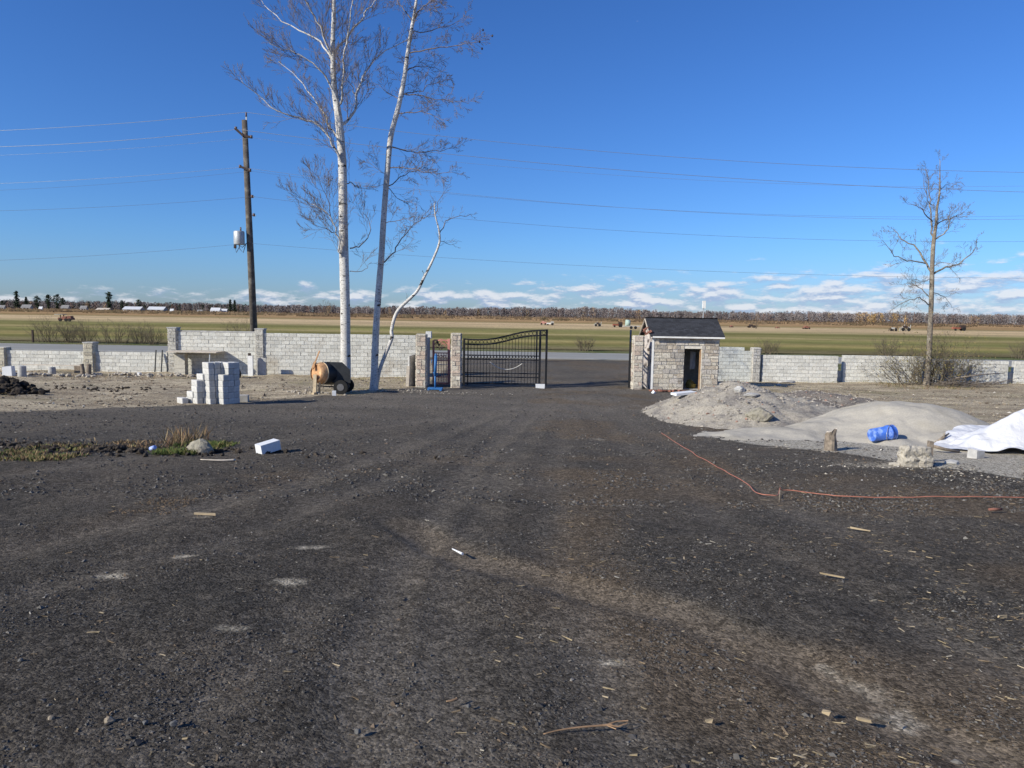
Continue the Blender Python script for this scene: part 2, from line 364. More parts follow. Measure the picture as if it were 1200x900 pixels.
def tag(o, label=None, cat=None, group=None, kind=None):
    if label: o['label'] = label
    if cat: o['category'] = cat
    if group: o['group'] = group
    if kind: o['kind'] = kind
    return o
def thing(name, loc, label, cat, group=None):
    o = bpy.data.objects.new(name, None); C.objects.link(o); o.location = loc; o.empty_display_size = .2
    ORG[o.name] = Vector(loc); return tag(o, label, cat, group)
def npmesh(name, verts, faces, mat, attrs=None, cols=None, smooth=True):
    me = bpy.data.meshes.new(name); nv, nf, k = len(verts), len(faces), faces.shape[1]
    me.vertices.add(nv); me.vertices.foreach_set('co', verts.astype(np.float32).ravel())
    me.loops.add(nf * k); me.loops.foreach_set('vertex_index', faces.astype(np.int32).ravel())
    me.polygons.add(nf); me.polygons.foreach_set('loop_start', np.arange(0, nf * k, k, dtype=np.int32))
    me.polygons.foreach_set('use_smooth', np.full(nf, smooth))
    for an, av in (attrs or {}).items():
        a = me.attributes.new(an, 'FLOAT', 'POINT'); a.data.foreach_set('value', av.astype(np.float32).ravel())
    if cols is not None:
        ca = me.color_attributes.new('Col', 'FLOAT_COLOR', 'POINT'); ca.data.foreach_set('color', np.hstack([cols, np.ones((nv, 1))]).astype(np.float32).ravel())
    me.update(calc_edges=True); me.validate(); me.materials.append(M[mat])
    o = bpy.data.objects.new(name, me); C.objects.link(o); return o

# ---------------------------------------------------------------- ground
def axis(lo_f, hi_f, fn, lo, hi, x0=0):
    a = [x0]; x = x0
    while x < hi: x += fn(x); a.append(x)
    b = []; x = x0
    while x > lo: x -= fn(x); b.append(x)
    return np.array(b[::-1] + a)
xs = axis(0, 0, lambda x: .04 + .016 * max(0, abs(x) - 2.5) if abs(x) < 30 else .5 + .12 * (abs(x) - 30), -4500, 4500)
ys = axis(0, 0, lambda y: .028 + .012 * max(0, y - 3) if 1.5 < y < 42 else (.5 + .10 * max(0, y - 42) if y >= 42 else .4 + .3 * (1.5 - y)), -60, 6500, x0=2.0)
X, Y = np.meshgrid(xs, ys); Z = zg(X, Y); Z0 = Z
def segdist(X, Y, pts):
    best = np.full(X.shape, 1e9)
    for (ax, ay), (bx, by) in zip(pts[:-1], pts[1:]):
        dx, dy = bx - ax, by - ay; L2 = dx * dx + dy * dy + 1e-9
        tt = np.clip(((X - ax) * dx + (Y - ay) * dy) / L2, 0, 1)
        best = np.minimum(best, np.hypot(X - ax - tt * dx, Y - ay - tt * dy))
    return best
def W(pts): return [tuple(G(*p))[:2] for p in pts]
def inpoly(X, Y, poly):
    ins = np.zeros(X.shape, bool); n = len(poly); j = n - 1
    for i in range(n):
        xi, yi = poly[i]; xj, yj = poly[j]
        c = ((yi > Y) != (yj > Y)) & (X < (xj - xi) * (Y - yi) / (yj - yi + 1e-12) + xi); ins ^= c; j = i
    return ins
def polymask(X, Y, poly, soft):
    d = segdist(X, Y, poly + poly[:1]); s = np.where(inpoly(X, Y, poly), 1, -1)
    return np.clip(.5 + s * d / (2 * soft), 0, 1)
nearmask = (Y < 60) & (np.abs(X) < 90)
def lazy(fn):
    o = np.zeros(X.shape); o[nearmask] = fn(X[nearmask], Y[nearmask]); return o
left_dirt = [(-80, 52), (-80, 21.5)] + W([(0, 482), (120, 478), (210, 475), (300, 471), (370, 464), (430, 461)]) + [(-4.2, 33.0), (-4.2, 52)]
right_dirt = [(90, 52), (90, 11)] + W([(1199, 556), (1120, 546), (1000, 512), (900, 496), (800, 485), (835, 462)]) + [(9.9, 34), (9.9, 52)]
def f_dirt(x, y): return np.maximum(polymask(x, y, left_dirt, .9), polymask(x, y, right_dirt, .8))
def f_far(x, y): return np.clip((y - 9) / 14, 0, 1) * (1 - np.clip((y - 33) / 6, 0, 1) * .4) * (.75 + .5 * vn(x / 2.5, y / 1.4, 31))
trackA = W([(470, 610), (560, 655), (660, 680), (800, 715), (920, 765), (1020, 820), (1110, 862), (1199, 899)])
trackB = W([(700, 560), (680, 640), (740, 720), (880, 790)])
trackC = W([(0, 640), (150, 600), (330, 560), (520, 540)])
def f_brown(x, y):
    a = 0
    c = np.exp(-(segdist(x, y, trackC) / .9) ** 2) * .55
    d = np.exp(-(segdist(x, y, trackB) / .5) ** 2) * .4
    e = np.clip((vn(x / 1.7, y / 1.7, 41) + vn(x / .8, y / .8, 42) * .5) * 1.3 + .15 + .12 * np.clip(x, -1, 2), 0, .75) * (.6 + .4 * np.clip(x, 0, 1))
    return np.clip(a + c * .8 + d + e, 0, 1)
ruts = [W(p) for p in ([(640, 470), (560, 540), (500, 620), (455, 720), (425, 899)], [(650, 470), (590, 545), (548, 620), (522, 720), (505, 899)], [(665, 480), (645, 560), (655, 650), (690, 760), (735, 899)],
        [(600, 476), (430, 540), (250, 590), (0, 645)], [(612, 478), (455, 560), (280, 628), (0, 700)], [(560, 484), (330, 515), (0, 556)], [(680, 475), (760, 540), (900, 640), (1199, 790)], [(690, 470), (800, 530), (980, 620), (1199, 720)], [(620, 480), (560, 590), (360, 720), (150, 899)])]
def f_rut(x, y):
    o = np.zeros(x.shape)
    for i, p in enumerate(ruts): o = np.maximum(o, (.95, .7, .6, .9, .65, .8, .5, .55, .55)[i] * np.exp(-(segdist(x + .12 * vn(x / .9, y / .9, 70), y, p) / (.17 + .012 * y)) ** 2))
    return np.clip(o + .5 * np.clip(vn(x / 2.6, y / 1.9, 71) * 2, 0, 1), 0, 1)
dust_spots = [(343, 681, .20, .9), (367, 641, .2, .9), (270, 735, .15, .9), (135, 672, .22, .9), (218, 650, .16, .9), (717, 770, .1, .8), (350, 640, .1, .6),
              (800, 595, .12, .5), (597, 872, .05, .8), (1000, 790, .15, .5), (450, 745, .1, .4), (540, 600, .2, .35), (450, 665, .07, .8), (590, 665, .09, .5), (70, 655, .15, .5), (160, 585, .4, .4), (700, 515, .6, .5), (240, 604, .15, .7), (610, 565, .4, .4), (640, 620, .3, .35), (590, 592, .3, .3)]
def f_track(x, y):
    d = segdist(x + .05 * vn(x / .5, y / .5, 72), y, trackA); return np.clip(1.15 - (d / .21) ** 2 * .6, 0, 1) * np.clip((9.5 - y) / 3, 0, 1)
def f_dust(x, y):
    o = np.zeros(x.shape)
    for px, py, r, a in dust_spots:
        g = G(px, py); o = np.maximum(o, a * np.exp(-(((x - g.x) / (r * .85)) ** 2 + ((y - g.y) / (r * .55)) ** 2)))
    o = np.maximum(o, .50 * np.exp(-(segdist(x, y, W([(975, 775), (1015, 800), (1060, 838)])) / .13) ** 2))
    g0 = G(1040, 545); o = np.maximum(o, .75 * np.exp(-(((x - g0.x) / 1.3) ** 2 + ((y - g0.y) / .5) ** 2)))
    g0 = G(950, 525); o = np.maximum(o, .8 * np.exp(-(((x - g0.x) / 1.0) ** 2 + ((y - g0.y) / .35) ** 2)))
    return o
sand_poly = W([(830, 512), (880, 520), (1000, 532), (1100, 548), (1199, 560), (1199, 520), (1100, 492), (1000, 480)])
def f_sand(x, y): return polymask(x, y, sand_poly + [], .35)
def f_grassy(x, y): return np.maximum(np.clip((y - 43) / 2, 0, 1) * np.clip((np.abs(x - 1.5) - 11.5) / 1.2, 0, 1), np.clip((y - 55.2) / 1, 0, 1))
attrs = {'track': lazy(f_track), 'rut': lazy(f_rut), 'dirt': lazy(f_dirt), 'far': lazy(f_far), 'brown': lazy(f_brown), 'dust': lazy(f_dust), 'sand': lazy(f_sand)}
Z = Z - .03 * attrs['track'] - .03 * attrs['rut'] - .02 * attrs['brown'] * (Y < 12)
gr_ = np.ones(X.shape); gr_[nearmask] = f_grassy(X[nearmask], Y[nearmask]); gr_[(Y < 30) & ~nearmask] = 0; attrs['grassy'] = gr_
ny, nx = X.shape; idx = np.arange(nx * ny).reshape(ny, nx)
faces = np.stack([idx[:-1, :-1], idx[:-1, 1:], idx[1:, 1:], idx[1:, :-1]], -1).reshape(-1, 4)
# slightly lower under the fields so the field sheet lies on it
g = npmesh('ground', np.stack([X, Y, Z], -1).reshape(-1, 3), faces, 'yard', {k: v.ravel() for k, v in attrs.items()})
tag(g, kind='structure')
print('ground verts', nx * ny)

def sheet(name, x0, x1, y0, y1, z, mat):
    mb = MB(); mb.add([(x0, y0, z), (x1, y0, z), (x1, y1, z), (x0, y1, z)], [(0, 1, 2, 3)]); return tag(mb.build(name, mat), kind='structure')
sheet('field', -3500, 3500, 70.5, 3000, -1.85 + .06, 'field')
mb = MB(); mb.box((0, 60.3, -1.85), (1200, 9.2, .12)); tag(mb.build('road', 'road'), kind='structure')
for yy in (56.4, 64.2):
    sheet('road_marking', -400, 400, yy - .09, yy + .09, -1.85 + .066, 'paint_line')

# ---------------------------------------------------------------- the heaps
def heap(name, mat, f, x0, x1, y0, y1, step, label, cat, lift=0):
    xs = np.arange(x0, x1, step); ys = np.arange(y0, y1, step); X, Y = np.meshgrid(xs, ys)
    H = f(X, Y); Z = zbase(X, Y) + H - .03
    keep = H > -.06
    nyy, nxx = X.shape; idx = np.arange(nxx * nyy).reshape(nyy, nxx)
    fk = keep[:-1, :-1] | keep[:-1, 1:] | keep[1:, 1:] | keep[1:, :-1]
    fc = np.stack([idx[:-1, :-1], idx[:-1, 1:], idx[1:, 1:], idx[1:, :-1]], -1)[fk]
    V = np.stack([X, Y, Z], -1).reshape(-1, 3)
    used = np.unique(fc); rm = np.zeros(len(V), int) - 1; rm[used] = np.arange(len(used))
    V = V[used]; fc = rm[fc.reshape(-1)].reshape(-1, 4)
    org = V.mean(0); org[2] = V[:, 2].min(); o = npmesh(name, V - org, fc, mat); o.location = org
    HF.append(f)
    return tag(o, label, cat)
HF = []
def cone(X, Y, cx, cy, rx, ry, h, pw=1.25, ang=0, flat=.12):
    ca, sa = math.cos(ang), math.sin(ang); u = ((X - cx) * ca + (Y - cy) * sa) / rx; v = (-(X - cx) * sa + (Y - cy) * ca) / ry
    r = np.sqrt(u * u + v * v + flat ** 2) - flat
    return h * (1 - r ** pw)
def smax(a, b, k=.12):
    h_ = np.clip(.5 + .5 * (a - b) / k, 0, 1); return b + (a - b) * h_ + k * h_ * (1 - h_)
def nz(X, Y, a, s, sd): return a * 2 * vn(X / s, Y / s, sd)
def pileA(X, Y):
    h = smax(cone(X, Y, 6.75, 21.0, 2.35, 3.9, 1.08, 1.0), cone(X, Y, 8.2, 20.6, 2.5, 3.2, .62, 1.1), .2)
    return h + nz(X, Y, .085, .8, 51) + nz(X, Y, .05, .3, 52) + nz(X, Y, .025, .13, 53)
def pileC(X, Y):
    h = smax(cone(X, Y, 10.6, 24.3, 3.3, 3.2, .62, 1.2), cone(X, Y, 8.9, 22.6, 2.2, 2.6, .55, 1.2), .2)
    return h + nz(X, Y, .06, .9, 54) + nz(X, Y, .035, .33, 55) + nz(X, Y, .015, .12, 56)
def pileB(X, Y):
    h = smax(cone(X, Y, 9.55, 16.9, 2.0, 2.2, .80, 1.35, flat=.3), cone(X, Y, 7.6, 16.3, 3.2, 1.25, .30, 1.2, ang=.16), .25)
    h = smax(h, cone(X, Y, 9.6, 15.2, 3.0, 1.5, .22, 1.2), .2)
    return h + nz(X, Y, .035, .8, 57) + nz(X, Y, .02, .33, 58) + nz(X, Y, .008, .13, 59) + .02 * np.clip(vn(X / .5, Y / .5, 64) * 6, -1, 1)
heap('gravel_pile', 'gravel_heap', pileA, 2, 12, 16, 27, .07, 'rough heap of pale grey gravel in front of the stone hut', 'gravel pile')
heap('aggregate_pile', 'brown_heap', pileC, 6, 15, 20, 29, .08, 'low brownish grey heap of aggregate behind the gravel and sand', 'gravel pile')
heap('sand_pile', 'sand', pileB, 3, 14, 13, 20, .045, 'smooth rounded heap of fine grey sand with a blue bucket on it', 'sand pile')
def zs(x, y):
    z = float(zg(x, y))
    for f in HF: z = max(z, float(zbase(x, y) + f(np.float64(x), np.float64(y)) - .03))
    return z
def GS(px, py):
    d = fw * F + RT * (px - 600) - UP * (py - 450); lo = 3.0
    s = lo
    while s < 60:
        p = CAM + d * (s / d.y)
        if p.z < zs(p.x, p.y): return Vector((p.x, p.y, zs(p.x, p.y)))
        s += .03
    return G(px, py)

# tarp over a pile at the right
rs = np.linspace(0, 1.04, 150); ths = np.linspace(0, 2 * math.pi, 601)[:-1]
RR, TT = np.meshgrid(rs, ths)
edge = 1 + .02 * np.sin(TT * 5) + .025 * np.sin(TT * 11 + 1) + .012 * np.sin(TT * 29) - .34 * np.exp(-((TT - 2.3) / .55) ** 2) + .24 * np.exp(-((TT - 3.42) / .28) ** 2)
XX = 13.4 + 4.0 * RR * edge * np.cos(TT); YY = 14.5 + 1.9 * RR * edge * np.sin(TT)
nzw = .10 * vn(XX / .5, YY / .35, 61) + .07 * vn(XX / .17, YY / .13, 62) * np.clip(RR * 2 - .8, 0, 1) + .12 * vn(XX / .3 + YY / .3, YY / .9 - XX / .9, 63) * np.clip(RR * 2.5 - 1.6, 0, 1)
fold = .035 * np.sin(TT * 31 + 6 * vn(XX, YY, 60)) * np.clip(RR * 1.6, 0, 1) * np.clip(2 - RR * 1.6, 0, 1)
zz = zbase(XX, YY) + np.maximum(0, pileB(XX, YY) - .02)
ZZ = np.maximum(zz + .03 + .05 * np.abs(nzw) * 8 * .5, zbase(XX, YY) + 2.15 * np.clip(1 - RR, 0, 2) ** 1.02 + fold + nzw + .05)
nt_, nr_ = RR.shape; idx = np.arange(nt_ * nr_).reshape(nt_, nr_); i2 = np.roll(idx, -1, 0)
fc = np.stack([idx[:, :-1], idx[:, 1:], i2[:, 1:], i2[:, :-1]], -1).reshape(-1, 4)
org = np.array([13.4, 14.5, float(zbase(13.4, 14.5))])
o = npmesh('tarp', np.stack([XX, YY, ZZ], -1).reshape(-1, 3) - org, fc, 'tarp'); o.location = org
tag(o, 'white plastic tarp draped over a heap at the right edge', 'tarp')

# ---------------------------------------------------------------- masonry
def block_face(mb, x0, x1, y, z0, z1, ny=-1, bh=.2, bl=.4, notch=None, dep=.02, tone=(.605, .595, .54), xslope=0.0):
    """running bond of split-face blocks standing proud of a mortar core; notch(x,row,rows)->skip"""
    rows = max(1, round((z1 - z0) / bh)); bh = (z1 - z0) / rows
    for r in range(rows):
        x = x0 - (bl / 2 if r % 2 else 0)
        while x < x1 - .02:
            a, b_ = max(x, x0), min(x + bl, x1)
            if b_ - a > .05 and not (notch and notch((a + b_) / 2, r, rows)):
                g_ = random.uniform(.86, 1.10); wm = random.uniform(-.004, .008)
                col = (tone[0] * g_ + wm, tone[1] * g_, tone[2] * g_ - wm)
                d = dep + random.uniform(-.008, .012); yc = y + (a + b_) / 2 * xslope
                mb.box(((a + b_) / 2, yc + ny * d / 2, z0 + (r + .5) * bh), (b_ - a - .014, d + .02, bh - .014), col=col, jit=.003)
            x += bl
STONE = [(.52, .47, .38), (.58, .53, .44), (.47, .41, .33), (.38, .33, .27), (.55, .51, .45), (.47, .43, .38), (.60, .55, .46), (.36, .33, .29)]
def ashlar(mb, u0, u1, z0, z1, mapf, nrm, openings=(), rnd=None, dep=.035, pal=STONE):
    """courses of uneven squared stones. mapf(u,z)->point on the wall plane; nrm: outward unit vector"""
    rnd = rnd or random; z = z0; un = (mapf(1, 0) - mapf(0, 0)).normalized()
    while z < z1 - .03:
        h = rnd.choice([.16, .19, .19, .22, .26]); h = min(h, z1 - z)
        if z1 - z - h < .06: h = z1 - z
        u = u0
        while u < u1 - .01:
            l = rnd.choice([.18, .25, .32, .42, .5]); l = min(l, u1 - u)
            if u1 - u - l < .08: l = u1 - u
            segs = [(u, u + l)]
            for (a, b_, za, zb) in openings:
                if z < zb - .02 and z + h > za + .02:
                    ns = []
                    for s0, s1 in segs:
                        if s1 <= a or s0 >= b_: ns.append((s0, s1))
                        else:
                            if s0 < a: ns.append((s0, a))
                            if s1 > b_: ns.append((b_, s1))
                    segs = ns
            for s0, s1 in segs:
                if s1 - s0 < .03: continue
                zt = z + h
                for (a, b_, za, zb) in openings:
                    if s0 < b_ and s1 > a and z < zb: pass
                subs = [(z, zt)] if rnd.random() > .22 or h < .2 else [(z, z + h / 2), (z + h / 2, zt)]
                for a0, a1 in subs:
                    c = rnd.choice(pal); g_ = rnd.uniform(.85, 1.12); d = dep + rnd.uniform(-.012, .014)
                    ctr = mapf((s0 + s1) / 2, (a0 + a1) / 2) + nrm * (d / 2 - .01)
                    rot = Matrix((un, nrm, Vector((0, 0, 1)))).transposed()
                    mb.box(ctr, (s1 - s0 - .028, d + .02, a1 - a0 - .026), rot=rot, col=tuple(k * g_ for k in c), jit=.006)
            u += l
        z += h
def pillar(px, pyt, pyb, y, width, label, depth=None, pal=STONE, group='stone pillars of the yard wall', cat='pillar', cap=None):
    depth = depth or width; b0 = P(px, pyb, y); t0 = P(px, pyt, y); x = b0.x; zt = t0.z; zb = min(b0.z, float(zg(x, y))) - .05
    o = thing('stone_pillar', (x, y + depth / 2, zb), label, cat, group)
    mb = MB(); mb.box((x, y + depth / 2, (zb + zt) / 2), (width - .07, depth - .07, zt - zb)); mb.build('core', 'mortar_light', o)
    st = MB(); rn = random.Random(int(px))
    hw = width / 2 - .035; d0 = y + .035; d1 = y + depth - .035
    ashlar(st, -hw, hw, zb, zt, lambda u, z: Vector((x + u, d0, z)), Vector((0, -1, 0)), rnd=rn, pal=pal)
    ashlar(st, -hw, hw, zb, zt, lambda u, z: Vector((x + u, d1, z)), Vector((0, 1, 0)), rnd=rn, pal=pal)
    ashlar(st, d0, d1, zb, zt, lambda u, z: Vector((x - hw, u, z)), Vector((-1, 0, 0)), rnd=rn, pal=pal)
    ashlar(st, d0, d1, zb, zt, lambda u, z: Vector((x + hw, u, z)), Vector((1, 0, 0)), rnd=rn, pal=pal)
    st.build('stone_facing', 'stone', o)
    if cap:
        cb = MB(); cb.box((x, y + depth / 2, zt + .02), (width + .03, depth + .03, .06)); cb.build('cap', 'concrete', o)
    return o, x, zt
def block_wall(px0, px1, pyt, pyb, y, label, cap=False, notch=None, thick=.2, tone=(.605, .595, .54), y1=None, pyt1=None, group='concrete block wall sections', extend=0):
    y1 = y1 or y; a = P(px0, pyb, y); b_ = P(px1, pyb, y1); ta = P(px0, pyt, y); tb = P(px1, pyt1 or pyt, y1)
    x0, x1 = a.x - extend, b_.x; zt = (ta.z + tb.z) / 2; zb = min(float(zg(x0, y)), float(zg(x1, y1))) - .1
    o = thing('block_wall', ((x0 + x1) / 2, (y + y1) / 2, zb), label, 'wall', group)
    sl = (y1 - y) / max(.01, (x1 - x0)); rows = round((zt - zb) / .2); zt = zb + rows * .2
    ml = Vector((x1 - x0, y1 - y, 0)); ln = ml.length; ang = math.atan2(ml.y, ml.x); rot = Matrix.Rotation(ang, 3, 'Z'); o0 = Vector((x0, y, 0))
    core = MB(); bl = MB()
    tmp = MB()
    tmp.box((ln / 2, thick / 2 + .004, (zb + zt - (.2 if notch else 0)) / 2 - .005), (ln, thick, zt - zb - (.2 if notch else 0) - .01))
    core.add([rot @ Vector(v) + o0 for v in tmp.v], tmp.f)
    core.build('core', 'mortar', o)
    tmp = MB(); block_face(tmp, 0, ln, 0, zb, zt, notch=notch, tone=tone); block_face(tmp, 0, ln, thick + .008, zb, zt, ny=1, notch=notch, tone=tone)
    # block ends and tops
    for f, c in zip(tmp.f, tmp.c): bl.f.append(f); bl.c.append(c); bl.sm.append(False)
    bl.v = [tuple(rot @ Vector(v) + o0) for v in tmp.v]
    bl.build('blocks', 'block', o)
    if notch:   # top course as whole blocks
        tmp = MB(); x = 0
        while x < ln - .1:
            if not notch(x + .2, rows - 1, rows): tmp.box((x + .2, thick / 2, zt - .1), (.386, thick + .03, .19), col=(.60, .60, .58), jit=.003)
            x += .4
        cb = MB(); cb.v = [tuple(rot @ Vector(v) + o0) for v in tmp.v]; cb.f = tmp.f; cb.c = tmp.c; cb.sm = tmp.sm; cb.build('loose_top_blocks', 'block', o)
    if cap:
        tmp = MB(); tmp.box((ln / 2, thick / 2, zt + .04), (ln, thick + .08, .075)); cb = MB(); cb.add([rot @ Vector(v) + o0 for v in tmp.v], tmp.f); cb.build('coping', 'concrete', o)
    return o
PT = [(.50, .46, .36), (.46, .42, .33), (.54, .50, .40), (.42, .38, .30)]
# left side
block_wall(7, 99, 410, 434, 38.4, 'low block wall section between the two short pillars at far left', pyt1=410.5)
block_wall(111, 197, 411, 437, 38.4, 'low block wall section under the bare shrubs, right of the short pillar', pyt1=411.5)
pillar(0, 407, 433, 38.2, .6, 'short stone pillar cut by the left edge of the photo', pal=PT, cap=False)
pillar(104, 402, 435, 38.17, .55, 'short stone pillar standing alone between two low wall sections', pal=PT, cap=True)
pillar(202.5, 384.5, 437, 37.72, .5, 'tall grey stone pillar at the left end of the high wall beside the plank shelf', pal=[(.44, .42, .37), (.48, .46, .41), (.4, .38, .34)], cap=True)
block_wall(207, 301, 388, 440, 37.9, 'high block wall section behind the plank shelf, left of the utility pole', pyt1=389.5, cap=True)
pillar(304.5, 386, 439, 37.68, .48, 'tall grey stone pillar at the foot of the utility pole', pal=[(.44, .42, .37), (.48, .46, .41), (.4, .38, .34)], cap=True)
block_wall(309, 497, 390.5, 441, 37.8, 'longest high block wall section behind the white birches', pyt1=392.5, y1=38.2)
# gate pillars
PG = [(.56, .51, .42), (.50, .45, .37), (.60, .55, .46), (.47, .40, .33), (.52, .42, .34)]
pg1, xg1, zg1 = pillar(493, 391.5, 456, 31.9, .50, 'stone gate pillar left of the red gate with a rough block on top', pal=PG)
pg2, xg2, zg2 = pillar(534, 390.5, 456.5, 32.0, .48, 'stone gate pillar between the red gate and the black gate', pal=PG)
# short return wall behind the first gate pillar
o = thing('return_wall', (xg1 + .05, 33.4, -1.8), 'narrow block return wall running back from the pillar left of the red gate', 'wall')
mb = MB(); mb.box((xg1 + .05, 33.3, (zg1 - 1.85) / 2 - .1), (.2, 1.75, zg1 + 1.65)); mb.build('core', 'concrete', o)
mb = MB(); c0 = P(502.5, 392.5, 34.05); mb.box(c0, (.26, .36, .34), col=(.62, .62, .6)); mb.build('top_block', 'block', o)
# grey slabs left of that pillar
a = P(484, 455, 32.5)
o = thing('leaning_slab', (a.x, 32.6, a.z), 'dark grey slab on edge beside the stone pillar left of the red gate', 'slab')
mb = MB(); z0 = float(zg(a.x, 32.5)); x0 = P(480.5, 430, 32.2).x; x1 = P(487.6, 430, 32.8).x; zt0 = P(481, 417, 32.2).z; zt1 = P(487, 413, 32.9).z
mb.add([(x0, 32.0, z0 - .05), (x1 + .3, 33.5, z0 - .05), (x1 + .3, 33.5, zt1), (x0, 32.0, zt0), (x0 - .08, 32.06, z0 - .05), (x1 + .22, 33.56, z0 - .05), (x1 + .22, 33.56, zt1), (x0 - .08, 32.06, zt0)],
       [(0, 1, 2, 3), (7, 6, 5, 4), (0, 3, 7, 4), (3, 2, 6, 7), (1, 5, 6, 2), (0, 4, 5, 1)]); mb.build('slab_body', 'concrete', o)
a = P(477.8, 455, 32.0)
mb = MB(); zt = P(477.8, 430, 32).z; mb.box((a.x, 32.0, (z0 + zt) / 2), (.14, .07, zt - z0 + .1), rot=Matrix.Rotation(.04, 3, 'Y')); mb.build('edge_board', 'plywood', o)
# right side
pillar(746.8, 393.5, 456.5, 32.95, .50, 'stone gate pillar touching the left side of the hut', pal=PG)
def crenel(x, r, n): return r == n - 1 and not (x < .85 or 1.15 < x < 1.35)
block_wall(841, 881, 405.5, 445, 38.75, 'unfinished block wall section with missing top blocks right of the hut', notch=crenel, tone=(.60, .61, .57))
pillar(885.5, 407.5, 445.5, 38.6, .48, 'grey stone pillar between the unfinished and the low right hand wall', pal=[(.42, .40, .36), (.50, .48, .45), (.46, .44, .40)])
block_wall(892, 981, 416, 445, 38.78, 'low block wall section between the grey pillar and the narrow gap', pyt1=417, tone=(.635, .622, .565))
block_wall(987, 1080, 417, 446, 39.2, 'low block wall section right of the narrow gap, ending at the bare tree', pyt1=418.5, tone=(.635, .622, .565))
block_wall(1083, 1132, 421, 447, 39.6, 'low block wall section behind the bare tree and the brush pile', pyt1=422, tone=(.635, .622, .565))
block_wall(1137, 1180, 422.5, 448, 39.9, 'short low block wall section right of the brush pile', tone=(.635, .622, .565))
block_wall(1187, 1290, 422.5, 449, 40.2, 'low block wall section cut off by the right edge of the photo', tone=(.635, .622, .565))
for px, y, lb in ((983.8, 39.4, ''), (1134.6, 40.0, ''), (1183.5, 40.4, '')):
    a = P(px, 446, y); t_ = P(px, 425, y)
    mb = MB(); zb = float(zg(a.x, y)); mb.box((0, 0, (t_.z - zb) / 2 * .5), (.30, .16, (t_.z - zb) * .5 + .1), jit=.01)
    o = mb.build('post_footing', 'concrete'); o.location = (a.x, y, zb)
    tag(o, {983.8: 'low grey concrete footing in the wall gap near the grey pillar', 1134.6: 'low grey concrete footing in the wall gap behind the brush pile', 1183.5: 'low grey concrete footing in the wall gap by the right photo edge'}[px], 'footing', 'footings in the wall gaps')

# ---------------------------------------------------------------- gates
def leaf(loc, ang, label, flip=False):
    o = thing('metal_gate', (0, 0, 0), label, 'gate', 'leaves of the black double gate')
    K = 33.0 / F
    def q_(px, py): return Vector(((px - 541) * K, 0, (454.0 + (px - 541) * .0167 - py) * K))
    cur = [(543, 399), (551, 399.6), (560, 399.9), (570, 399.5), (580, 398.2), (590, 396), (600, 393.4), (610, 391.2), (620, 389.7), (630, 389), (639.5, 388.6)]
    def cy(x):
        for (a, b_), (c_, d_) in zip(cur, cur[1:]):
            if a <= x <= c_: return b_ + (d_ - b_) * (x - a) / (c_ - a)
        return cur[-1][1]
    mb = MB(); rail = MB(); bars = MB(); rings = MB(); solid = MB()
    for px, w_ in ((543, .10), (547.5, .05), (627.7, .07), (631.6, .10), (639.2, .10)):
        mb = MB(); mb.bar(q_(px, 453.2), q_(px, cy(px) - .8), w_); mb.build('post', 'black_metal', o)
    for off in (0, 5.8):
        pts = [q_(x, y + off) for x, y in cur]
        rail = MB(); rail.tube(pts, .045, 4, smooth=False, cap=True, ph=math.pi / 4); rail.build('curved_rail', 'black_metal', o)
    for py, w_ in ((417.6, .045), (422.3, .05), (438.3, .05), (442.8, .05), (450.5, .07)):
        rail = MB(); rail.bar(q_(543, py), q_(632, py + 89 * .0167), w_); rail.build('rail', 'black_metal', o)
    x = 551.0
    while x < 626:
        bars = MB(); bars.bar(q_(x, 451), q_(x, cy(x) + 5.5), .022); bars.build('bar', 'black_metal', o)
        x += 3.7
    def ring(c_, r):
        rings.tube([c_ + Vector((math.cos(a_) * r, 0, math.sin(a_) * r)) for a_ in [i * math.pi / 5 for i in range(11)]], .011, 4, smooth=False)
    x = 550.0
    while x < 626: ring(q_(x, cy(x) + 2.9), .085); x += 4.4
    rings.build('ring_ornament', 'black_metal', o); rings = MB(); x = 550.0
    while x < 626: ring(q_(x, 420.0), .07); x += 3.7
    rings.build('ring_ornament', 'black_metal', o); rings = MB(); ring(q_(635.5, cy(635.5) + 3), .08)
    solid.add([q_(549, 444), q_(626, 445.3), q_(626, 450.5), q_(549, 449.5)], [(0, 1, 2, 3)])
    rings.build('ring_ornament', 'black_metal', o)
    o.location = loc; o.rotation_euler = (0, 0, ang); ORG[o.name] = Vector(loc); return o
hl = P(541.5, 454, 32.9)
leaf((hl.x, 32.9, float(zg(hl.x, 32.9)) + .03), 0, 'closed black metal gate leaf with a curved top beside the red gate')
hr = P(737, 455, 33.4); leaf((hr.x, 33.4, float(zg(hr.x, 33.4)) + .03), math.atan2(820, 138), 'open black metal gate leaf seen edge on beside the hut')
# pale rope on the gate
a = P(574, 424, 32.8); b_ = P(612, 426, 32.8)
mb = MB(); mb.tube([a.lerp(b_, i / 12) - Vector((0, 0, .32 * (1 - (2 * i / 12 - 1) ** 2))) for i in range(13)], .016, 5)
tag(mb.build('rope', 'pale_rope', origin=a), 'pale rope sagging across the bars of the closed black gate', 'rope')
# white brick under gate
a = G(633, 454); mb = MB(); mb.box((0, 0, .09), (.42, .2, .2), jit=.01); o = mb.build('gate_stop_block', 'foam', origin=(0, 0, 0)); o.location = (P(633, 453, 32.6).x, 32.6, float(zg(1.3, 32.6)))
tag(o, 'white block on the ground at the free end of the closed black gate', 'block')
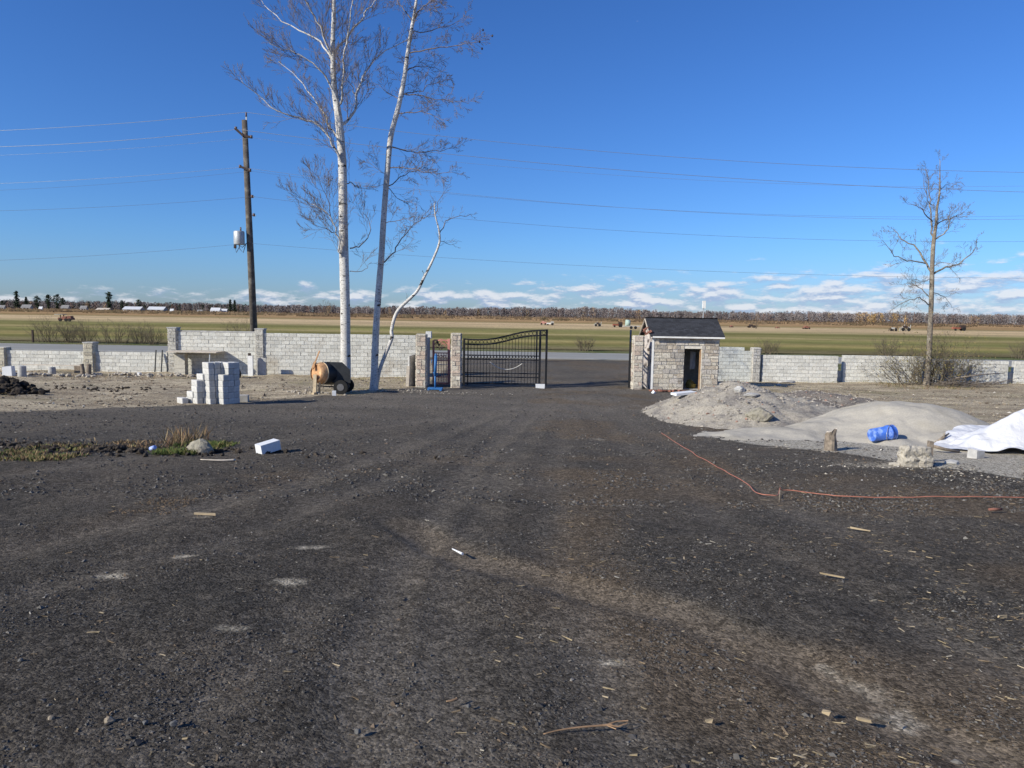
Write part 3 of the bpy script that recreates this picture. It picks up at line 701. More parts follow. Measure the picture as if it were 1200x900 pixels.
# red pedestrian gate
y = 34.1; b0 = P(507.5, 450, y); K = y / F
o = thing('pedestrian_gate', (b0.x, y, b0.z), 'narrow rusty red metal gate with scrollwork between two stone pillars', 'gate')
def rp_(px, py): return P(px, py, y)
fr = MB(); fr.bar(rp_(508, 450), rp_(508, 399), .10); fr.bar(rp_(526, 450), rp_(526, 397), .12)
for py, w_ in ((449, .09), (441.5, .05), (398.5, .06), (413.5, .05), (422.5, .04)): fr.bar(rp_(508, py), rp_(526, py + .3), w_)
fr.build('gate_frame', 'red_metal', o)
bb = MB()
for px in (511, 514, 517, 520, 523): bb.bar(rp_(px, 449), rp_(px, 414), .025)
bb.build('bars', 'red_metal', o)
sc_ = MB()
for cx_, cy_, r in ((513, 418, .09), (517, 418, .09), (521, 418, .09), (513, 405, .12), (520, 405, .12), (516.5, 409, .09), (517, 402, .08)):
    c_ = rp_(cx_, cy_); sc_.tube([c_ + Vector((math.cos(i * .55) * r * (1 - i * .035), 0, math.sin(i * .55) * r * (1 - i * .035))) for i in range(16)], .014, 4)
sc_.build('scrollwork', 'red_metal', o); sc_ = MB(); sc_.tube([rp_(509, 404), rp_(513, 399), rp_(517, 397.5), rp_(521, 399), rp_(525, 404)], .025, 4)
sc_.build('arched_top', 'red_metal', o)
lf = MB(); lf.rock(rp_(513, 401) - Vector((0, .03, 0)), (.07, .02, .09), 3, sub=1); lf.rock(rp_(514.5, 404) - Vector((0, .03, 0)), (.06, .02, .06), 4, sub=1); lf.build('leaf_ornament', 'black_metal', o)
# blue stand
a = G(510, 457); o = thing('blue_stand', a, 'blue metal stand with an upright post in front of the red gate', 'stand'); K = a.y / F
mb = MB(); mb.box(a + Vector((0, 0, .07)), (.64, .40, .07)); mb.box(a + Vector((-.26, -.1, .03)), (.09, .5, .06)); mb.box(a + Vector((.26, -.1, .03)), (.09, .5, .06)); mb.build('base', 'blue_metal', o)
mb = MB(); mb.tube([a + Vector((0, 0, .08)), a + Vector((-.01, 0, .7))], .042, 10, cap=True); mb.tube([a + Vector((-.01, 0, .62)), a + Vector((.02, 0, 1.5))], .065, 10, cap=True); mb.tube([a + Vector((.02, 0, 1.5)), a + Vector((.02, 0, 1.58))], .045, 8, cap=True); mb.build('post', 'blue_metal', o)
mb = MB(); mb.tube([a + Vector((-.1, 0, .75)), a + Vector((.12, 0, .72))], .02, 6, cap=True); mb.build('crank_handle', 'blue_metal', o); mb = MB(); mb.tube([a + Vector((-.10, -.02, 1.3)), a + Vector((-.16, -.02, 1.3)), a + Vector((-.16, -.02, 1.15))], .018, 6, cap=True); mb.build('hook', 'blue_metal', o)

# ---------------------------------------------------------------- stone hut
hx0, hx1 = 6.62, 9.72; hy0, hy1 = 33.0, 35.3; hz = float(zbase(8, 34)) - .08; ez = 1.65 - 22.5 * 33.0 / F; rz = 1.65 - 1.5 * 34.15 / F
hut = thing('stone_hut', ((hx0 + hx1) / 2, (hy0 + hy1) / 2, hz), 'small square stone hut with a dark gable roof and an open doorway', 'hut')
dx0 = P(801.2, 430, hy0).x; dx1 = P(821.3, 430, hy0).x; dz = P(811, 408.7, hy0).z; T = .2
mb = MB()
def wallbox(mb, x0, x1, y0, y1, z0, z1): mb.box(((x0 + x1) / 2, (y0 + y1) / 2, (z0 + z1) / 2), (x1 - x0, y1 - y0, z1 - z0))
wallbox(mb, hx0, dx0, hy0, hy0 + T, hz, ez); wallbox(mb, dx1, hx1, hy0, hy0 + T, hz, ez); wallbox(mb, dx0, dx1, hy0, hy0 + T, dz, ez)
ashl = MB(); rn = random.Random(11)
ashlar(ashl, hx0, hx1, hz, ez - .05, lambda u, z: Vector((u, hy0, z)), Vector((0, -1, 0)), openings=[(dx0, dx1, hz - 1, dz)], rnd=rn)
ashlar(ashl, hy0 + .01, hy1, hz, ez - .05, lambda u, z: Vector((hx1, u, z)), Vector((1, 0, 0)), rnd=rn)
mb.build('front_wall', 'mortar_light', hut); ashl.build('stone_facing', 'stone', hut)
ym = (hy0 + hy1) / 2
def gable(name, xa, xb, mat, win=None):
    mb = MB(); y0, y1 = hy0 + T + .003, hy1
    if win:
        wallbox(mb, xa, xb, y0, win[0], hz, ez); wallbox(mb, xa, xb, win[1], y1, hz, ez); wallbox(mb, xa, xb, win[0], win[1], hz, win[2]); wallbox(mb, xa, xb, win[0], win[1], win[3], ez)
    else: wallbox(mb, xa, xb, y0, y1, hz, ez)
    mb.add([(xa, hy0 + .05, ez), (xa, hy1 - .05, ez), (xa, ym, rz - .08), (xb, hy0 + .05, ez), (xb, hy1 - .05, ez), (xb, ym, rz - .08)], [(0, 1, 2), (5, 4, 3), (0, 2, 5, 3), (1, 4, 5, 2), (0, 3, 4, 1)])
    return mb.build(name, mat, hut)
M['scrappy'] = MAT('patched_side_wall', (.60, .54, .49), rough=.9, vscale=3, vamt=.2, col2=(.12, .10, .09), c2=(.54, .58), c2scale=3.2)
gable('side_wall', hx0, hx0 + T, 'scrappy', (33.75, 34.35, hz + 1.1, hz + 2.0)); gable('side_wall', hx1 - T, hx1, 'mortar')
mb = MB(); wallbox(mb, hx0 + T, hx1 - T, hy1 - T, hy1, hz, ez); mb.build('rear_wall', 'mortar', hut)
mb = MB(); wallbox(mb, hx0 + T, hx1 - T, hy0 + T, hy1 - T, hz, hz + .12); mb.build('floor_slab', 'concrete', hut)
wp = MB(); wallbox(wp, hx0 - .02, hx0 + .0, 33.7, 34.4, hz + 1.0, hz + 1.1); wallbox(wp, hx0 - .03, hx0 + .0, 33.66, 33.72, hz + 1.0, hz + 2.1); wp.build('window_frame', 'plywood', hut)
# white corner strip
mb = MB(); wallbox(mb, hx0 - .06, hx0 + .04, hy0 - .05, hy0 - .035, hz, ez - .05); mb.build('corner_trim', 'white_paint', hut)
# roof: two pitches of shingles in courses
rx0, rx1 = hx0 - .20, hx1 + .20; ov = .24
def pitch(sgn):
    mb = MB(); e = Vector((0, (hy0 - ov) if sgn < 0 else (hy1 + ov), ez + .02)); rdg = Vector((0, ym, rz)); nrows = 15; rn = random.Random(5)
    d = (rdg - e); nn = Vector((0, -d.z * (1 if sgn < 0 else -1), abs(d.y))).normalized()
    if nn.z < 0: nn = -nn
    if sgn < 0: nn = Vector((0, -abs(nn.y), nn.z))
    else: nn = Vector((0, abs(nn.y), nn.z))
    und = [Vector((rx0, e.y, e.z)), Vector((rx1, e.y, e.z)), Vector((rx1, ym, rz)), Vector((rx0, ym, rz))]
    mb.add([v for v in und] + [v - nn * .06 for v in und], [(0, 1, 2, 3), (7, 6, 5, 4), (0, 4, 5, 1), (1, 5, 6, 2), (3, 2, 6, 7), (0, 3, 7, 4)], col=(.04, .04, .045))
    for r in range(nrows):
        a0 = e + d * (r / nrows); a1 = e + d * ((r + 1) / nrows); x = rx0 - (r % 3) * .07
        while x < rx1:
            xa, xb = max(x, rx0) + .004, min(x + .2, rx1) - .004
            if xb > xa + .02:
                g_ = rn.uniform(.8, 1.3); col = (.045 * g_, .047 * g_, .054 * g_); lo = nn * .022; hi = nn * .008
                vs = [Vector((xa, a0.y, a0.z)) + lo, Vector((xb, a0.y, a0.z)) + lo, Vector((xb, a1.y, a1.z)) + hi, Vector((xa, a1.y, a1.z)) + hi]
                vs += [Vector((xa, a0.y, a0.z)) + nn * .002, Vector((xb, a0.y, a0.z)) + nn * .002]
                mb.add(vs, [(0, 1, 2, 3), (4, 5, 1, 0)], col=col)
            x += .2
    return mb
rf = pitch(-1); rb = pitch(1); k = len(rf.v); rf.v += rb.v; rf.f += [tuple(i + k for i in f) for f in rb.f]; rf.c += rb.c; rf.sm += rb.sm
roof = rf.build('roof', 'shingle', hut)
mb = MB(); mb.tube([(rx0, ym, rz + .012), (rx1, ym, rz + .012)], .035, 6, cap=True); mb.build('ridge_cap', 'shingle', roof)
mb = MB(); wallbox(mb, rx0 + .12, rx1 - .02, hy0 - ov - .05, hy0 - ov - .012, ez - .07, ez + .005); mb.build('fascia', 'white_paint', hut)
mb = MB(); wallbox(mb, hx0, hx1, hy0 - ov - .01, hy0 - .04, ez - .06, ez - .045); mb.build('soffit', 'plywood', hut)
# barge boards and torn red underlay at the left gable
mb = MB(); mb.bar((rx0 - .012, hy0 - ov, ez - .04), (rx0 - .012, ym, rz - .05), .05); mb.bar((rx0 - .012, hy1 + ov, ez - .04), (rx0 - .012, ym, rz - .05), .05); mb.build('barge_board', 'plywood', hut)
mb = MB(); rn = random.Random(8)
for i in range(9):
    y_ = hy0 - .1 + i * .13; mb.box((rx0 + rn.uniform(-.08, .16), y_, ez + .10 + abs(rn.uniform(0, .3)) * (1 if i > 3 else .4)), (.16, .14, .06), rot=Matrix.Rotation(rn.uniform(-.7, .7), 3, 'Y'), jit=.04)
mb.build('torn_underlay', 'red_brown', hut)
mb = MB(); wallbox(mb, dx1 - .045, dx1 - .002, hy0 + .03, hy0 + .19, hz, dz - .004); wallbox(mb, dx0 + .002, dx0 + .03, hy0 + .05, hy0 + .19, hz, dz - .004); mb.build('door_jamb', 'raw_wood', hut)
a = Vector((dx1 - .2, hy0 + .75, hz + 1.35)); mb = MB(); mb.box(a + Vector((.02, .1, .1)), (.26, .05, .85)); o = mb.build('wall_panel', 'concrete', hut)
mb = MB(); mb.rock((0, 0, .22), (.26, .22, .26), 5); o = mb.build('sack', 'olive_bag'); o.location = (dx0 + .5, hy0 + .5, hz + .1); tag(o, 'olive brown sack standing inside the hut doorway', 'sack')

# ---------------------------------------------------------------- utility pole and wires
YP = 41.0
top = P(286.5, 141, YP); bot = P(299.5, 430, YP); bot = bot + (bot - top).normalized() * ((bot.z + 2.0) / abs((bot - top).normalized().z) if bot.z > -2 else 0)
pole = thing('utility_pole', bot, 'tall leaning wooden utility pole with a grey transformer behind the high wall', 'utility pole')
mb = MB(); mb.tube([bot, bot.lerp(top, .5), top], [.215, .185, .15], 14, cap=True); mb.build('pole', 'pole_wood', pole)
def pp(px, py): return P(px, py, YP)
mb = MB(); mb.bar(pp(289.2, 158), pp(288.6, 136), .07); mb.build('top_bracket', 'grey_metal', pole)
mb = MB(); mb.tube([pp(288.5, 137), pp(288.4, 131.5)], .05, 8, cap=True); mb.build('insulator', 'ceramic', pole)
for (x0, y0, x1, y1) in ((277, 151.5, 287, 160.5), (288, 160, 296, 162), (283, 196, 295, 201)):
    mb = MB(); mb.bar(pp(x0, y0) - Vector((0, .2, 0)), pp(x1, y1) - Vector((0, .2, 0)), .12); cr_ = mb.build('crossarm', 'machine_dark', pole)
for (x, y) in ((278, 151), (296, 161), (283, 195.5), (294.5, 200), (297, 230.5), (299, 252)):
    mb = MB(); c_ = pp(x, y); mb.tube([c_ - Vector((0, .2, .1)), c_ - Vector((0, .2, -.06))], .075, 8, cap=True); mb.build('insulator', 'ceramic', pole)
mb = MB(); mb.bar(pp(290, 231), pp(298, 230.5), .06); mb.build('service_bracket', 'grey_metal', pole); mb = MB(); mb.bar(pp(293, 252), pp(300, 252.5), .05); mb.build('service_bracket', 'grey_metal', pole)
tr = pp(283, 279) - Vector((.02, .30, 0)); mb = MB()
mb.tube([tr - Vector((0, 0, .40)), tr - Vector((0, 0, .37)), tr + Vector((0, 0, .30)), tr + Vector((0, 0, .36))], [.29, .30, .30, .27], 18, cap=True); tf = mb.build('transformer', 'grey_metal', pole)
mb = MB(); mb.tube([tr + Vector((.1, 0, .36)), tr + Vector((.1, 0, .58))], .045, 8, cap=True); mb.build('bushing', 'ceramic', tf)
mb = MB()
mb.tube([pp(277, 284), pp(275.5, 290), pp(277, 296), pp(281, 288)], .022, 5); mb.tube([pp(279, 283), pp(281, 292), pp(285, 296), pp(288, 286)], .022, 5); mb.tube([pp(290, 284), pp(284, 290), pp(280, 287)], .02, 5); mb.build('cable_loops', 'wire_dark', pole)
mb = MB(); mb.bar(pp(275.5, 287), pp(275.5, 291), .12); mb.build('fuse_cutout', 'machine_dark', pole)
mb = MB(); mb.tube([pp(288.6, 175), pp(292.3, 240), pp(297.2, 400)], .012, 4) ; mb.build('ground_wire', 'grey_metal', pole)
def wire(pts3, r, mat, label, x0=-160, x1=1500):
    (xa, ya), (xb, yb), (xc, yc) = pts3; A_ = np.polyfit([xa, xb, xc], [ya, yb, yc], 2)
    return lambda x: np.polyval(A_, x)
def span(fL, fR, xj, r, mat, label, xl=-260, xr=1560):
    mb = MB(); pts = []
    for x in np.linspace(xl, xj, 26): pts.append(P(x, fL(x), YP - .2 + (x - xj) * .0 * YP / F))
    if fR:
        for x in np.linspace(xj, xr, 52)[1:]: pts.append(P(x, fR(x), YP - .2))
    if not fL: pts = pts
    mb.tube(pts, r, 4); return tag(mb.build('overhead_wire', mat, origin=pts[0]), label, 'wire', 'overhead wires')
qf = lambda *p: (lambda c: (lambda x: np.polyval(c, x)))(np.polyfit([a for a, b_ in p], [b_ for a, b_ in p], 2))
span(qf((0, 153), (150, 144), (288, 131.5)), qf((288, 131.5), (600, 168), (1200, 202)), 288, .010, 'wire', 'topmost overhead wire running over the pole top')
span(qf((0, 172), (150, 164), (278, 151.5)), qf((278, 151.5), (600, 188), (1200, 225)), 278, .011, 'wire', 'bright overhead wire on the left end of the upper crossarm')
span(qf((0, 182), (150, 174), (296, 161.5)), qf((296, 161.5), (600, 196), (1200, 218)), 296, .005, 'wire', 'thin overhead wire on the right end of the upper crossarm')
span(qf((0, 215), (150, 207), (283, 196)), qf((283, 196), (600, 233), (1200, 257)), 283, .007, 'wire', 'overhead wire on the left end of the second crossarm')
span(qf((0, 223), (150, 214), (294.5, 200.5)), qf((294.5, 200.5), (600, 234), (1200, 253)), 294.5, .005, 'wire_dark', 'faint overhead wire on the right end of the second crossarm')
span(qf((0, 247), (150, 241), (297, 230.5)), qf((297, 230.5), (620, 263), (1200, 283)), 297, .0065, 'wire_dark', 'dark overhead wire from the short bracket below the crossarms')
span(qf((0, 305), (150, 297), (292, 285)), qf((292, 285), (620, 308), (1200, 326)), 292, .006, 'wire_dark', 'lowest dark overhead wire leaving the pole beside the transformer')

# small white box on a thin mast behind the hut
a = P(824, 372, 58); zb = -1.85
o = thing('mast_box', (a.x, 58, zb), 'narrow white box on a thin mast rising behind the hut roof', 'mast'); mb = MB(); tz = P(824, 360, 58).z; mb.tube([(a.x, 58, zb), (a.x, 58, tz)], .04, 6); mb.build('mast', 'grey_metal', o)
mb = MB(); t0 = P(825, 352.5, 58); mb.box((t0.x, 57.95, (t0.z + tz) / 2 - .05), (.26, .14, t0.z - tz + .1)); mb.build('box', 'white_paint', o)

# ---------------------------------------------------------------- trees
def wander(p, d, ln, n, bend, rn, up=0.0, kink=.25):
    pts = [p.copy()]; d = d.normalized()
    for i in range(n):
        d = (d + Vector((rn.gauss(0, kink), rn.gauss(0, kink), rn.gauss(0, kink) + up)) * .6 + bend * (1.0 / n)).normalized()
        p = p + d * (ln / n); pts.append(p.copy())
    return pts
def side_dir(d, rn, ang, flat=None):
    o_ = Vector((rn.gauss(0, 1), rn.gauss(0, 1), rn.gauss(0, 1))); o_ = o_ - d * o_.dot(d); o_.normalize()
    return (d * math.cos(ang) + o_ * math.sin(ang)).normalized()
def sprout(mb, pts, r0, ln, n, rn, depth, up=.05, ang=.8, ratio=.55, tmin=.15, rmin=.006, dens=1.0, kink=.12):
    """side shoots along a polyline, recursively"""
    tot = len(pts) - 1
    for i in range(n):
        t_ = tmin + (1 - tmin) * (i + rn.random()) / n; s_ = min(t_ * tot, tot - 1e-3); k = int(s_); p = pts[k].lerp(pts[k + 1], s_ - k)
        d = (pts[k + 1] - pts[k]).normalized(); dd = side_dir(d, rn, ang * rn.uniform(.7, 1.3)); L_ = ln * (1.1 - .6 * t_) * rn.uniform(.6, 1.25)
        r = max(rmin, r0 * (1 - .6 * t_) * .5); nseg = 3 if depth == 0 else 4
        q2 = wander(p, dd, L_, nseg, Vector((0, 0, up)), rn, up=up * .5, kink=kink)
        mb.tube(q2, [max(rmin * .6, r * (1 - .75 * j / nseg)) for j in range(nseg + 1)], 3 if r < .02 else 5, smooth=True)
        if depth > 0: sprout(mb, q2, r, L_ * ratio, max(2, int(rn.uniform(4, 6) * dens)), rn, depth - 1, up, ang, ratio, .2, rmin, dens, kink)
def smoothpath(pts, per=4):
    out = []
    n = len(pts)
    for i in range(n - 1):
        p0, p1, p2, p3 = pts[max(0, i - 1)], pts[i], pts[i + 1], pts[min(n - 1, i + 2)]
        for j in range(per):
            t_ = j / per; out.append(.5 * ((2 * p1) + (p2 - p0) * t_ + (2 * p0 - 5 * p1 + 4 * p2 - p3) * t_ ** 2 + (3 * p1 - p0 - 3 * p2 + p3) * t_ ** 3))
    out.append(pts[-1].copy()); return out
def guided(name, label, y, trunk, rtr, limbs, rn, mat, twmat, twig, group='bare trees in the yard', yend=0, cat='tree', extra=None):
    """trunk / limbs: polylines; depth varies by a per-limb drift so that the crown has volume"""
    pts = [P(px, py, y + yend * i / max(1, len(trunk) - 1)) for i, (px, py) in enumerate(trunk)]
    zb = float(zg(pts[0].x, y)); base = Vector((pts[0].x, y, zb - .1)); pts[0].z = zb - .12
    o = thing('bare_tree', base, label, cat, group)
    sp = smoothpath(pts); n = len(sp)
    rad = []
    for i in range(n):
        t_ = i / (n - 1) * (len(rtr) - 1); k = min(int(t_), len(rtr) - 2); rad.append(rtr[k] + (rtr[k + 1] - rtr[k]) * (t_ - k))
    rad[0] *= 1.35; rad[1] *= 1.12
    rad = [r * (1 + rn.uniform(-.03, .03)) for r in rad]
    mb = MB(); mb.tube(sp, rad, 14); mb.build('trunk', mat, o)
    tw = MB(); sprout(tw, sp, rtr[-1] * 1.2, twig['ln'] * .9, twig.get('ntrunk', 14), rn, twig['depth'], twig['up'], twig['ang'], twig['ratio'], twig.get('tmin', .45), twig['rmin'], twig['dens'])
    for (lp, r0, r1, drift, nsp) in limbs:
        r0 *= .68; r1 *= .6
        q0 = min(sp, key=lambda s_: (s_ - P(lp[0][0], lp[0][1], s_.y)).length)
        yy = q0.y; lpts = [P(px, py, yy + drift * (i / (len(lp) - 1)) ** .8) for i, (px, py) in enumerate(lp)]
        ls = smoothpath(lpts, 3); nn = len(ls)
        for i in range(1, nn - 1): ls[i] = ls[i] + Vector((rn.gauss(0, .03), rn.gauss(0, .03), rn.gauss(0, .03)))
        mb = MB(); mb.tube(ls, [r0 + (r1 - r0) * i / (nn - 1) for i in range(nn)], 8); mb.build('limb', mat if r0 > .036 else twmat, o)
        sprout(tw, ls, r0 * .5, twig['ln'], int(nsp * twig.get('k', 1)), rn, twig['depth'], twig['up'], twig['ang'], twig['ratio'], .12, twig['rmin'], twig['dens'])
    if extra: extra(tw, o)
    tw.build('twigs', twmat, o); print(label[:30], 'twig faces', len(tw.f)); return o
YB = 28.6
limbs1 = [
 ([(403, 205), (397, 185), (390, 170), (375, 148), (350, 137), (325, 130), (300, 110), (282, 92)], .085, .015, -1.0, 15),
 ([(402, 205), (396, 165), (388, 150), (378, 130), (360, 105), (343, 85), (326, 72)], .075, .012, 1.2, 14),
 ([(399, 140), (395, 118), (385, 95), (366, 75), (345, 62), (325, 55), (305, 40)], .07, .012, -1.6, 13),
 ([(391, 75), (383, 58), (368, 44), (340, 30), (315, 12), (300, -10)], .07, .012, 1.4, 12),
 ([(390, 68), (380, 45), (372, 25), (360, 5), (345, -25)], .07, .015, -.8, 10),
 ([(397, 145), (405, 143), (416, 130), (418, 110), (425, 88), (438, 72), (458, 55), (480, 45)], .095, .015, 1.5, 15),
 ([(399, 122), (402, 95), (405, 60), (409, 35), (413, 0), (418, -30)], .07, .015, -1.2, 12),
 ([(392, 65), (402, 50), (417, 32), (428, 15), (440, 2), (455, -15)], .075, .015, .9, 12),
 ([(415, 110), (412, 100), (407, 94), (403, 78)], .03, .01, .5, 4),
 ([(404, 215), (413, 214), (418, 219), (424, 221)], .035, .012, .4, 4),
 ([(405, 315), (398, 300), (396, 280), (390, 262), (378, 245), (362, 238), (350, 228)], .06, .012, -.8, 12),
 ([(390, 262), (386, 240), (378, 222), (372, 205)], .03, .01, -.4, 8),
 ([(392, 272), (380, 268), (366, 262)], .025, .008, -.8, 5),
 ([(410, 291), (420, 289), (430, 280), (434, 268), (431, 255), (425, 248)], .04, .01, .6, 3),
 ([(410, 318), (420, 319), (430, 314), (436, 307)], .025, .008, .2, 2),
]
bt = {'ln': 1.5, 'depth': 2, 'up': .22, 'ang': .62, 'ratio': .56, 'rmin': .0062, 'dens': 1.15, 'ntrunk': 36, 'tmin': .55, 'k': 1.8}
guided('birch', 'tallest white birch with a straight bright trunk beside the cement mixer', YB,
       [(405, 458), (405, 420), (404.5, 360), (403, 300), (402, 240), (401, 190), (397, 140), (392, 105), (390, 60), (391, 20), (392, -30), (394, -90)],
       [.215, .205, .195, .185, .175, .165, .155, .115, .095, .08, .06, .035], limbs1, random.Random(3), 'birch', 'twig', bt, yend=.6)
limbs2 = [
 ([(449, 308), (460, 298), (467, 285), (478, 270), (492, 258), (505, 243)], .05, .012, .8, 7),
 ([(451, 262), (470, 257), (490, 253)], .025, .008, -.6, 4),
 ([(455, 218), (470, 208), (485, 200), (500, 196)], .035, .010, .8, 8), ([(455, 197), (480, 197), (505, 202), (530, 202)], .035, .01, -.7, 9),
 ([(455, 220), (465, 232), (478, 238)], .025, .01, .4, 5),
 ([(458, 172), (475, 176), (495, 179), (515, 176), (540, 172)], .04, .01, 1.2, 11),
 ([(467, 133), (485, 131), (505, 134), (520, 142)], .035, .01, -1.3, 8),
 ([(472, 111), (490, 108), (505, 98), (520, 95)], .035, .01, .8, 7), ([(473, 110), (495, 112), (520, 117), (550, 122)], .04, .01, -.7, 11),
 ([(476, 84), (485, 78), (500, 78), (525, 85)], .045, .01, 1, 9),
 ([(480, 62), (500, 58), (525, 55), (545, 50), (560, 49)], .045, .01, -.8, 11),
 ([(482, 38), (500, 36), (525, 30), (545, 20)], .035, .01, .9, 9),
 ([(486, 22), (492, 10), (505, 2), (525, -8)], .045, .012, -.5, 9),
 ([(482, 24), (475, 13), (468, 5), (462, -10)], .045, .012, .6, 7),
 ([(470, 118), (450, 105), (435, 95)], .025, .008, .5, 5), ([(456, 205), (442, 198), (430, 186)], .02, .008, .5, 5),
]
bt2 = {'ln': 1.1, 'depth': 2, 'up': .02, 'ang': .7, 'ratio': .55, 'rmin': .0062, 'dens': 1.15, 'ntrunk': 30, 'tmin': .55, 'k': 1.6}
def last_leaves(tw, o):
    mb = MB()
    for px, py in ((566, 35), (577, 42), (562, 49), (565, 57)): mb.rock(P(px, py, YB + 1), (.05, .03, .06), int(px), sub=1); 
    for (a_, b_) in (((552, 45), (566, 35)), ((560, 49), (577, 42)), ((556, 50), (565, 57)), ((552, 45), (562, 49))): tw.tube([P(*a_, YB + .9), P(*b_, YB + 1)], .006, 3)
    mb.build('last_leaves', 'leaf_dark', o)
guided('birch', 'second birch, leaning right, its lower trunk in shadow', YB + .65,
       [(438, 458), (440, 400), (443, 350), (447, 300), (450, 250), (454, 200), (458, 160), (467, 125), (474, 90), (478, 60), (483, 30), (488, 0), (492, -50), (496, -100)],
       [.15, .14, .13, .125, .12, .115, .11, .10, .09, .08, .07, .055, .04, .025], limbs2, random.Random(5), 'birch', 'twig', bt2, yend=1.7, extra=last_leaves)
limbs3 = [([(515, 275), (520, 262), (528, 256), (545, 253), (560, 250)], .035, .008, .5, 8), ([(510, 250), (516, 232), (528, 215)], .02, .007, -.5, 6), ([(516, 283), (524, 284), (534, 290)], .02, .007, .5, 4),
          ([(497, 325), (496, 320), (495, 318)], .02, .012, -.1, 0), ([(468, 361), (474, 355), (480, 352)], .02, .01, .3, 2)]
bt3 = {'ln': .7, 'depth': 1, 'up': .12, 'ang': .7, 'ratio': .5, 'rmin': .006, 'dens': 1, 'ntrunk': 6, 'tmin': .75}
guided('birch', 'slender crooked birch stem leaning far right towards the gate', YB + .85,
       [(440, 457), (444, 437), (449, 422), (457, 402), (459.5, 395), (459, 386), (465, 366), (478, 352), (489, 341), (497, 325), (507, 305), (515, 284), (514, 268), (510, 252), (509, 238)],
       [.085, .08, .078, .075, .075, .07, .07, .065, .06, .055, .05, .045, .035, .025, .015], limbs3, random.Random(9), 'birch', 'twig', bt3, yend=.3)
Z6 = lambda l: [(1030 + x / 6, 180 + y / 6) for x, y in l]
Z4 = lambda l: [(1000 + x / 3, 170 + y / 3) for x, y in l]
limbs4 = [
 (Z6([(385, 625), (375, 560), (362, 420), (356, 330), (350, 200), (330, 100)]), .075, .015, .5, 10),
 (Z6([(370, 850), (330, 780), (270, 660), (180, 620), (130, 570), (105, 530)]), .09, .015, .9, 8),
 (Z6([(325, 772), (230, 755), (130, 735), (70, 660), (20, 610)]), .055, .012, -.9, 8),
 (Z6([(385, 845), (470, 800), (560, 780), (610, 730), (670, 680), (690, 590)]), .08, .014, .8, 8),
 (Z6([(400, 600), (470, 550), (495, 500), (490, 440), (515, 400)]), .055, .012, -.8, 7),
 (Z6([(405, 500), (500, 455), (560, 435), (600, 410)]), .05, .012, .9, 7),
 (Z6([(375, 475), (320, 420), (280, 375), (200, 355)]), .05, .012, -.9, 6),
 (Z6([(370, 360), (345, 330), (320, 250), (310, 150)]), .035, .01, -.6, 5),
 (Z6([(430, 250), (470, 225), (520, 210)]), .03, .01, .6, 5),
 (Z6([(380, 790), (440, 765), (500, 775)]), .03, .01, -.9, 4),
 (Z4([(272, 565), (240, 545), (215, 540), (165, 560), (130, 585)]), .05, .01, -.7, 7),
 (Z4([(272, 540), (240, 505), (205, 488), (165, 490)]), .045, .01, .8, 7),
 (Z4([(272, 470), (240, 480), (215, 470), (200, 480)]), .03, .01, -.9, 5),
 (Z4([(276, 520), (300, 522), (325, 540), (345, 572)]), .035, .01, .8, 5),
]
bt4 = {'ln': 1.05, 'depth': 2, 'up': .12, 'ang': .8, 'ratio': .52, 'rmin': .006, 'dens': 1.1, 'ntrunk': 22, 'tmin': .4, 'k': 1.6}
guided('ash', 'bare grey tree standing alone by the low right hand wall', 38.4,
       [(1085.5, 450), (1088, 425), (1090, 385), (1091.5, 350), (1092.5, 310), (1094, 284), (1097, 262), (1098, 245), (1101, 227), (1101.5, 207), (1101.5, 186)],
       [.165, .14, .13, .12, .11, .10, .07, .06, .045, .028, .010], limbs4, random.Random(21), 'grey_bark', 'grey_twig', bt4)

# ---------------------------------------------------------------- shrubs
def shrub(name, base, h, wd, n, rn, label, cat, group, mat='shrub_twig', leaves=0, leafcol=((.14, .13, .04), (.2, .15, .06)), dens=1.0, r=.018, spread=.9):
    o = thing(name, base, label, cat, group); mb = MB(); tips = []
    for i in range(n):
        a = rn.uniform(0, 6.283); rr = abs(rn.gauss(0, .35)) * wd / 2; p = Vector(base) + Vector((math.cos(a) * rr, math.sin(a) * rr * .5, -.03)); d = Vector((math.cos(a) * spread * rn.random(), math.sin(a) * .5 * rn.random(), 1))
        hh_ = h * rn.uniform(.6, 1.05) * (1 - .35 * rr / (wd / 2 + .01))
        pts = wander(p, d, hh_, 5, Vector((0, 0, .1)), rn, kink=.16); mb.tube(pts, [r, r * .85, r * .7, r * .5, r * .35, r * .2], 4); tips += pts[2:]
        sprout(mb, pts, r, h * .35, int(6 * dens), rn, 1, .1, .7, .5, .2, r * .3, .8)
    mb.build('stems', mat, o)
    if leaves:
        lf = MB()
        for i in range(leaves):
            p = rn.choice(tips) + Vector((rn.gauss(0, .22), rn.gauss(0, .22), rn.gauss(0, .2))) * (h / 1.6); s_ = rn.uniform(.03, .06); c0, c1 = leafcol; k = rn.random()
            u = Vector((rn.gauss(0, 1), rn.gauss(0, 1), rn.gauss(0, 1))).normalized() * s_; v = u.orthogonal().normalized() * s_ * .7
            lf.add([p - u, p + v, p + u, p - v], [(0, 1, 2, 3)], col=tuple(c0[j] * (1 - k) + c1[j] * k for j in range(3)))
        lf.build('leaves', 'shrub_leaf', o)
    return o
rn = random.Random(33)
